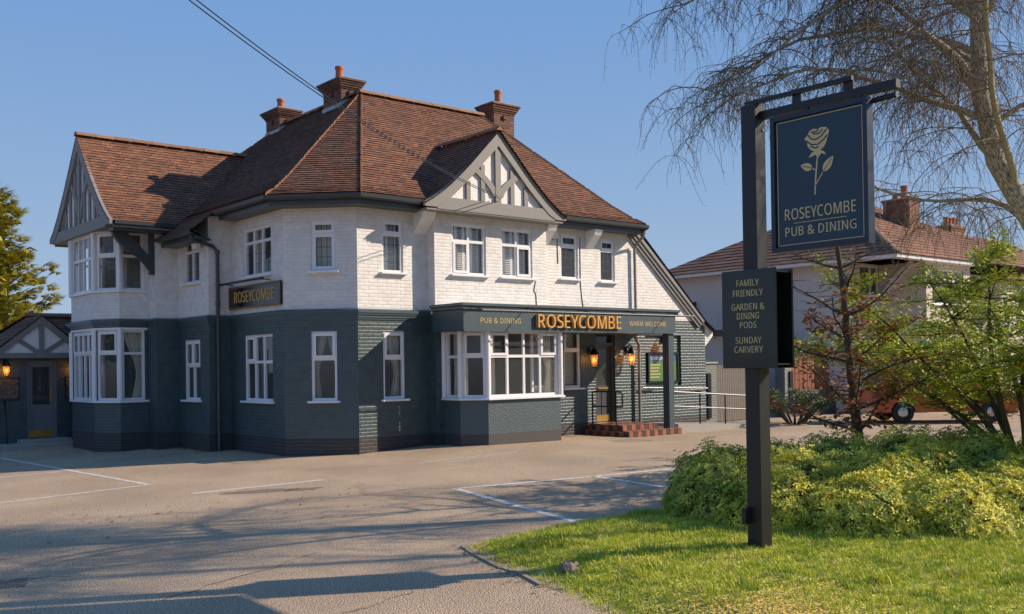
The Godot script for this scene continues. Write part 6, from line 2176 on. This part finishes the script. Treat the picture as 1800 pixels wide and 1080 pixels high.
func build_neighbour() -> void:
	var h := thing("neighbour_house", "cream rendered neighbouring house with hipped brown pantile roof and brick chimney", "house", Vector3(20, 0, -0.4))
	var side := MB.new()
	# local: x from 0 to 16, z from 0 back to -8; recessed corner, projecting bay from x = 2.1
	wall(side, Vector2(0, -8), Vector2(0, 0), -0.3, 5.0, [[0.35, 0.75, 4.25, 4.85]])
	wall(side, Vector2(0, 0), Vector2(2.1, 0), -0.3, 5.0, [[0.75, 1.95, 3.95, 4.95]])
	wall(side, Vector2(2.1, 0), Vector2(2.1, 1.6), -0.3, 5.0, [])
	wall(side, Vector2(2.1, 1.6), Vector2(5.2, 1.6), -0.3, 5.0, [[0.4, 2.6, 3.6, 4.8], [0.4, 2.6, 1.0, 2.4]])
	wall(side, Vector2(5.2, 1.6), Vector2(5.2, 0), -0.3, 5.0, [])
	wall(side, Vector2(5.2, 0), Vector2(12, 0), -0.3, 5.0, [[1.0, 2.2, 3.7, 4.8]])
	wall(side, Vector2(12, 0), Vector2(12, -8), -0.3, 5.0, [])
	wall(side, Vector2(12, -8), Vector2(0, -8), -0.3, 5.0, [])
	put(side, "wall", M.tan_render, h)
	window(h, Transform3D(Basis(Vector3(0, 0, 1), Vector3.UP, Vector3(-1, 0, 0)), Vector3(0, 4.25, -7.65)), 0.4, 0.6, {"sill": false})
	window(h, Transform3D(Basis(), Vector3(0.75, 3.95, 0)), 1.2, 1.0, {"cols": [0.6, 0.4]})
	window(h, Transform3D(Basis(), Vector3(2.5, 3.6, 1.6)), 2.2, 1.2, {"cols": [0.3, 0.4, 0.3], "tr": 0.85})
	window(h, Transform3D(Basis(), Vector3(2.5, 1.0, 1.6)), 2.2, 1.4, {"cols": [0.3, 0.4, 0.3], "tr": 1.0})
	window(h, Transform3D(Basis(), Vector3(6.2, 3.7, 0)), 1.2, 1.1, {"cols": [0.5, 0.5]})
	var mb := MB.new()
	mb.span(Vector3(0.05, 2.5, -7.9), Vector3(11.9, 2.6, -0.1)); mb.span(Vector3(0.05, 4.98, -7.9), Vector3(11.9, 5.03, -0.1)); mb.span(Vector3(2.15, 4.98, -0.1), Vector3(5.15, 5.03, 1.55))
	put(mb, "interior_floor", M.room, h)
	# roof
	var roof := part("roof", h)
	mb = MB.new()
	var e := 0.4
	var PL := [Vector2(0, 0), Vector2(1, 1)]
	var ap := Vector2(4.65, -2.9)
	var ap2 := Vector2(6.6, -2.9)
	tile_face(mb, Vector2(-e, -8.4), Vector2(-e, 2.0), ap, ap, 5.1, 7.85, PL, 0.30, 0.24)
	tile_face(mb, Vector2(-e, 2.0), Vector2(12.4, 2.0), ap, ap2, 5.1, 7.85, PL, 0.30, 0.24)
	tile_face(mb, Vector2(12.4, 2.0), Vector2(12.4, -8.4), ap2, ap2, 5.1, 7.85, PL, 0.30, 0.24)
	tile_face(mb, Vector2(12.4, -8.4), Vector2(-e, -8.4), ap2, ap, 5.1, 7.85, PL, 0.30, 0.24)
	tag(put(mb, "roof_tiles", M.pantile, roof), "", "", "", "stuff")
	ridge_row(roof, Vector3(4.6, 7.9, -2.9), Vector3(6.65, 7.9, -2.9))
	for hp in [[Vector3(-e, 5.13, 2.0), Vector3(4.65, 7.88, -2.9)]]:
		ridge_row(roof, hp[0], hp[1])
	mb = MB.new()
	moulding(mb, [Vector2(0, -8), Vector2(0, 1.6), Vector2(5.2, 1.6)], [Vector2(0, 4.98), Vector2(0.36, 4.98), Vector2(0.36, 5.12), Vector2(0.30, 5.12)])
	put(mb, "soffit", M.upvc, h)
	# curved bracket under the overhang
	mb = MB.new()
	var o := PackedVector2Array()
	for k in 9: o.append(Vector2(lerpf(0.1, 1.5, k / 8.0), 3.9 + 1.07 * sin(k / 8.0 * PI * 0.5)))
	for k in range(8, -1, -1): o.append(Vector2(lerpf(0.1, 1.5, k / 8.0) - 0.02, 4.08 + 1.07 * sin(k / 8.0 * PI * 0.5) - (0.15 if k > 6 else 0.0)))
	mb.extrude(o, Transform3D(Basis(Vector3(0, 0, 1), Vector3.UP, Vector3(-1, 0, 0)), Vector3(2.1, 0, 0)), 0.12)
	put(mb, "bracket", M.upvc, h)
	for c in [[5.21, 5.96, -1.65, -0.6, 5.6, 7.6, 7.7, [[5.5, -0.95, 0.13, 0.5], [5.6, -1.35, 0.11, 0.25]]]]:
		chimney(roof, c[0], c[1], c[2], c[3], c[4], c[5], c[6], 0.0, c[7], 2, M.red_brick)
	mb = MB.new()
	mb.tube([Vector3(-0.06, 2.6, -6.4), Vector3(-0.06, 4.05, -6.4)], [0.05, 0.05], 8)
	put(mb, "vent_pipe", M.black, h)
	# flat roofed lean-to against the side
	mb = MB.new()
	mb.span(Vector3(-2.6, -0.3, -7.5), Vector3(-0.02, 2.65, -2.4))
	put(mb, "lean_to_wall", M.tan_render, h)
	mb = MB.new()
	mb.span(Vector3(-2.75, 2.65, -7.6), Vector3(-0.01, 2.85, -2.25))
	put(mb, "lean_to_roof", M.gutter, h)
	# house beyond
	var b := thing("far_house", "brick chimney and dark roof of the house beyond the cream one", "house", Vector3(35, 0, -2))
	mb = MB.new()
	wall(mb, Vector2(0, -8), Vector2(0, 0), -0.3, 5.2, []); wall(mb, Vector2(0, 0), Vector2(12, 0), -0.3, 5.2, [[1.5, 3.2, 3.6, 4.8]]); wall(mb, Vector2(12, 0), Vector2(12, -8), -0.3, 5.2, []); wall(mb, Vector2(12, -8), Vector2(0, -8), -0.3, 5.2, [])
	put(mb, "wall", M.tan_render, b)
	window(b, Transform3D(Basis(), Vector3(1.5, 3.6, 0)), 1.7, 1.2, {"cols": [0.5, 0.5]})
	mb = MB.new()
	tile_face(mb, Vector2(-0.4, -8.4), Vector2(-0.4, 0.4), Vector2(4, -4), Vector2(4, -4), 5.2, 7.9, PL, 0.3, 0.24)
	tile_face(mb, Vector2(-0.4, 0.4), Vector2(12.4, 0.4), Vector2(4, -4), Vector2(9, -4), 5.2, 7.9, PL, 0.3, 0.24)
	tile_face(mb, Vector2(12.4, -8.4), Vector2(-0.4, -8.4), Vector2(9, -4), Vector2(4, -4), 5.2, 7.9, PL, 0.3, 0.24)
	tile_face(mb, Vector2(12.4, 0.4), Vector2(12.4, -8.4), Vector2(9, -4), Vector2(9, -4), 5.2, 7.9, PL, 0.3, 0.24)
	tag(put(mb, "roof_tiles", M.pantile, b), "", "", "", "stuff")
	chimney(b, 3.3, 4.7, -4.6, -3.9, 6.8, 8.05, 8.3, 0.0, [[3.5, -4.25, 0.12, 0.42], [3.85, -4.25, 0.12, 0.42], [4.2, -4.25, 0.12, 0.45], [4.5, -4.25, 0.12, 0.42]], 2, M.red_brick)
	var ae := part("aerial", b)
	mb = MB.new()
	mb.tube([Vector3(4.8, 7.6, -4.2), Vector3(4.8, 9.6, -4.2)], [0.02, 0.02], 5)
	mb.tube([Vector3(3.6, 9.5, -4.0), Vector3(5.1, 9.6, -4.3)], [0.015, 0.015], 5)
	for k in 9:
		mb.tube([Vector3(4.0 + k * 0.2, 9.0, -4.45), Vector3(4.0 + k * 0.2, 9.05, -3.95)], [0.01, 0.01], 4)
	mb.tube([Vector3(3.9, 9.02, -4.2), Vector3(5.7, 9.02, -4.2)], [0.015, 0.015], 5)
	put(mb, "mast", M.dark_metal, ae)

func build_car() -> void:
	var c := thing("parked_car", "red hatchback parked behind the shrubs in front of the fence", "car", Vector3(17.9, 0.0, 3.6), "", -0.72)
	# side profile extruded across, x along the car
	var lo := PackedVector2Array([Vector2(-1.95, 0.32), Vector2(-1.98, 0.6), Vector2(-1.9, 0.9), Vector2(-1.75, 0.98), Vector2(-0.95, 1.0), Vector2(0.85, 1.0), Vector2(1.75, 0.86), Vector2(1.95, 0.7), Vector2(1.98, 0.42), Vector2(1.9, 0.25), Vector2(1.55, 0.24)])
	for k in 9: lo.append(Vector2(1.22 + 0.34 * cos(PI * k / 8.0), 0.3 + 0.34 * sin(PI * k / 8.0)))
	for k in 9: lo.append(Vector2(-1.22 + 0.34 * cos(PI * k / 8.0), 0.3 + 0.34 * sin(PI * k / 8.0)))
	var mb := MB.new()
	mb.extrude(lo, Transform3D(Basis(), Vector3(0, 0, -0.84)), 1.68)
	put(mb, "body", M.car_red, c)
	var cab := PackedVector2Array([Vector2(-1.86, 0.98), Vector2(-1.62, 1.36), Vector2(-1.3, 1.47), Vector2(0.0, 1.5), Vector2(0.45, 1.42), Vector2(1.15, 0.97)])
	mb = MB.new()
	mb.extrude(cab, Transform3D(Basis(), Vector3(0, 0, -0.70)), 1.40)
	put(mb, "cabin", M.car_red, c)
	var wn := [PackedVector2Array([Vector2(-1.6, 1.02), Vector2(-1.45, 1.32), Vector2(-0.55, 1.42), Vector2(-0.5, 1.02)]), PackedVector2Array([Vector2(-0.42, 1.02), Vector2(-0.46, 1.42), Vector2(0.2, 1.4), Vector2(0.9, 1.02)])]
	for s in [-1, 1]:
		for w in wn:
			mb = MB.new()
			mb.extrude(w, Transform3D(Basis(), Vector3(0, 0, 0.70 if s > 0 else -0.708)), 0.008)
			put(mb, "side_window", M.car_glass, c)
		for x in [-1.22, 1.22]:
			var wh := part("wheel", c, Transform3D(Basis(Vector3.RIGHT, PI / 2), Vector3(x, 0.3, s * 0.76)))
			mb = MB.new()
			mb.lathe(Vector3(0, -0.1, 0), [Vector2(0.18, 0), Vector2(0.28, 0), Vector2(0.30, 0.03), Vector2(0.30, 0.17), Vector2(0.28, 0.2), Vector2(0.18, 0.2)], 20)
			put(mb, "tyre", M.tyre, wh)
			mb = MB.new()
			mb.lathe(Vector3(0, -0.09, 0), [Vector2(0.0, 0.02), Vector2(0.05, 0.0), Vector2(0.18, 0.01), Vector2(0.18, 0.17), Vector2(0.05, 0.18), Vector2(0, 0.16)], 12)
			put(mb, "rim", M.alloy, wh)
		mb = MB.new()
		mb.box(Vector3(1.88, 0.68, s * 0.6), Vector3(0.16, 0.14, 0.34))
		put(mb, "headlight", M.lamp_clear, c)
		mb = MB.new()
		mb.box(Vector3(-1.92, 0.8, s * 0.64), Vector3(0.1, 0.22, 0.2))
		put(mb, "tail_light", M.car_red, c)
		mb = MB.new()
		mb.bevel(Vector3(0.75, 1.02, s * 0.86), Vector3(0.14, 0.12, 0.16), 0.02)
		put(mb, "door_mirror", M.car_red, c)
	mb = MB.new()
	mb.quad(Vector3(1.16, 0.99, -0.62), Vector3(1.16, 0.99, 0.62), Vector3(0.47, 1.43, 0.58), Vector3(0.47, 1.43, -0.58))
	put(mb, "windscreen", M.car_glass, c)

func build_small() -> void:
	var g := turf(-3.1, 10.7)
	var t := thing("tree_stump", "small dark weathered stump at the lawn corner", "stump", Vector3(-3.05, g, 10.68))
	var mb := MB.new()
	var f := FastNoiseLite.new()
	f.frequency = 3.0
	var rings := []
	for j in 5:
		var r := []
		for i in 12:
			var a := TAU * i / 12
			var k := 1.0 + 0.5 * f.get_noise_3d(cos(a), j * 0.5, sin(a))
			r.append(Vector3(cos(a) * 0.11 * k * [1.15, 1.0, 0.8, 0.5, 0.0][j], [-0.03, 0.03, 0.07, 0.09, 0.085][j] * (1.0 + 0.3 * f.get_noise_2d(i * 0.8, 3.0)), sin(a) * 0.10 * k * [1.15, 1.0, 0.8, 0.5, 0.0][j]))
		rings.append(r)
	for j in 4:
		for i in 12:
			mb.quad(rings[j][i], rings[j + 1][i], rings[j + 1][(i + 1) % 12], rings[j][(i + 1) % 12])
	put(mb, "stump_wood", M.stone, t)

func street_tree(at: Vector3, h: float, r: float, label: String, c0: Color, c1: Color) -> void:
	var t := thing("street_tree", label, "tree", at)
	var wood := MB.new()
	var trunk := limb(wood, Vector3(0, -0.2, 0), Vector3.UP, h * 0.7, 0.22, 0.06, 8, 0.05, Vector3.ZERO, 8)
	var spots := []
	for k in 22:
		var a := k * 2.4
		var pts := limb(wood, trunk[3 + k % 5], Vector3(cos(a), 0.6, sin(a)), r * rng.randf_range(0.7, 1.1), 0.07, 0.015, 7, 0.15, Vector3(0, 0.2, 0), 5)
		for j in range(2, 8): spots.append(pts[j])
	put(wood, "trunk", M.bark, t)
	var lf := leaf_cluster(8, 0.25, 0.22, 0.13, 0.2)
	var xf := []
	var cs := []
	for k in 2200:
		var p: Vector3 = spots[rng.randi() % spots.size()] + Vector3(rng.randf_range(-1, 1), rng.randf_range(-1, 1), rng.randf_range(-1, 1)) * 0.55
		xf.append(Transform3D(Basis.from_euler(Vector3(rng.randf() * 6.0, rng.randf() * TAU, 0)), p))
		cs.append(c0.lerp(c1, rng.randf()))
	scatter("crown", lf, M.leafy, t, xf, cs)

func build_street() -> void:
	# what the window panes mirror: houses and trees along the street, outside the picture
	var k := 0
	for at in [Vector3(20, -0.6, 40), Vector3(36, -0.6, 34), Vector3(4, -0.6, 46)]:
		var b := thing("street_house", ["brick house with tiled roof facing the pub front across the street", "brick house next along the street by the lawn", "brick house opposite the pub corner"][k], "house", at, "", PI + 0.2)
		k += 1
		var mb := MB.new()
		wall(mb, Vector2(-5, -7), Vector2(-5, 0), 0, 5.2, []); wall(mb, Vector2(-5, 0), Vector2(5, 0), 0, 5.2, [[1, 3, 1, 2.4], [7, 9, 1, 2.4], [1, 3, 3.4, 4.7], [7, 9, 3.4, 4.7]]); wall(mb, Vector2(5, 0), Vector2(5, -7), 0, 5.2, []); wall(mb, Vector2(5, -7), Vector2(-5, -7), 0, 5.2, [])
		put(mb, "wall", M.red_brick, b)
		for w in [[-4.0, 1.0, 1.4], [2.0, 1.0, 1.4], [-4.0, 3.4, 1.3], [2.0, 3.4, 1.3]]:
			window(b, Transform3D(Basis(), Vector3(w[0], w[1], 0)), 2.0, w[2], {"cols": [0.33, 0.34, 0.33], "tr": 0.85})
		mb = MB.new()
		var PL := [Vector2(0, 0), Vector2(1, 1)]
		tile_face(mb, Vector2(-5.4, 0.4), Vector2(5.4, 0.4), Vector2(-5.4, -3.5), Vector2(5.4, -3.5), 5.2, 8.2, PL, 0.3, 0.4)
		tile_face(mb, Vector2(5.4, -7.4), Vector2(-5.4, -7.4), Vector2(5.4, -3.5), Vector2(-5.4, -3.5), 5.2, 8.2, PL, 0.3, 0.4)
		tag(put(mb, "roof_tiles", M.pantile, b), "", "", "", "stuff")
		mb = MB.new()
		mb.poly([Vector3(-5, 5.2, 0), Vector3(-5, 8.1, -3.5), Vector3(-5, 5.2, -7)])
		mb.poly([Vector3(5, 5.2, -7), Vector3(5, 8.1, -3.5), Vector3(5, 5.2, 0)])
		put(mb, "gable_wall", M.red_brick, b)
	street_tree(Vector3(-16, -0.9, -22), 9.0, 3.2, "leafy tree beyond the car park mirrored in the side windows", Color(0.06, 0.09, 0.02), Color(0.2, 0.2, 0.04))
	street_tree(Vector3(-26, -0.9, -30), 10.0, 3.6, "taller leafy tree at the far corner of the car park", Color(0.08, 0.09, 0.02), Color(0.26, 0.2, 0.04))
	street_tree(Vector3(-24, -0.9, -12), 8.5, 3.2, "leafy tree on the side street beside the car park", Color(0.05, 0.08, 0.02), Color(0.17, 0.2, 0.04))
	street_tree(Vector3(-30, -0.9, 4), 9.5, 3.4, "leafy tree on the side street opposite the pub corner", Color(0.07, 0.1, 0.02), Color(0.22, 0.22, 0.04))
	street_tree(Vector3(12, -0.5, 33), 9.0, 3.2, "leafy street tree in front of the brick houses", Color(0.06, 0.09, 0.02), Color(0.2, 0.2, 0.04))
	street_tree(Vector3(-8, -0.8, 44), 9.0, 3.4, "leafy street tree at the end of the brick houses", Color(0.06, 0.09, 0.02), Color(0.2, 0.2, 0.04))

func _ready() -> void:
	rng.seed = 20240501
	setup_camera()
	setup_light()
	make_materials()
	print("materials ", Time.get_ticks_msec())
	build_ground()
	build_pub()
	build_sign()
	build_porch()
	build_steps()
	build_fixtures()
	print("details ", Time.get_ticks_msec())
	build_gates()
	build_neighbour()
	build_car()
	build_small()
	build_plants()
	build_street()
	build_litter()
	print("plants ", Time.get_ticks_msec())
	print("pub ", Time.get_ticks_msec())
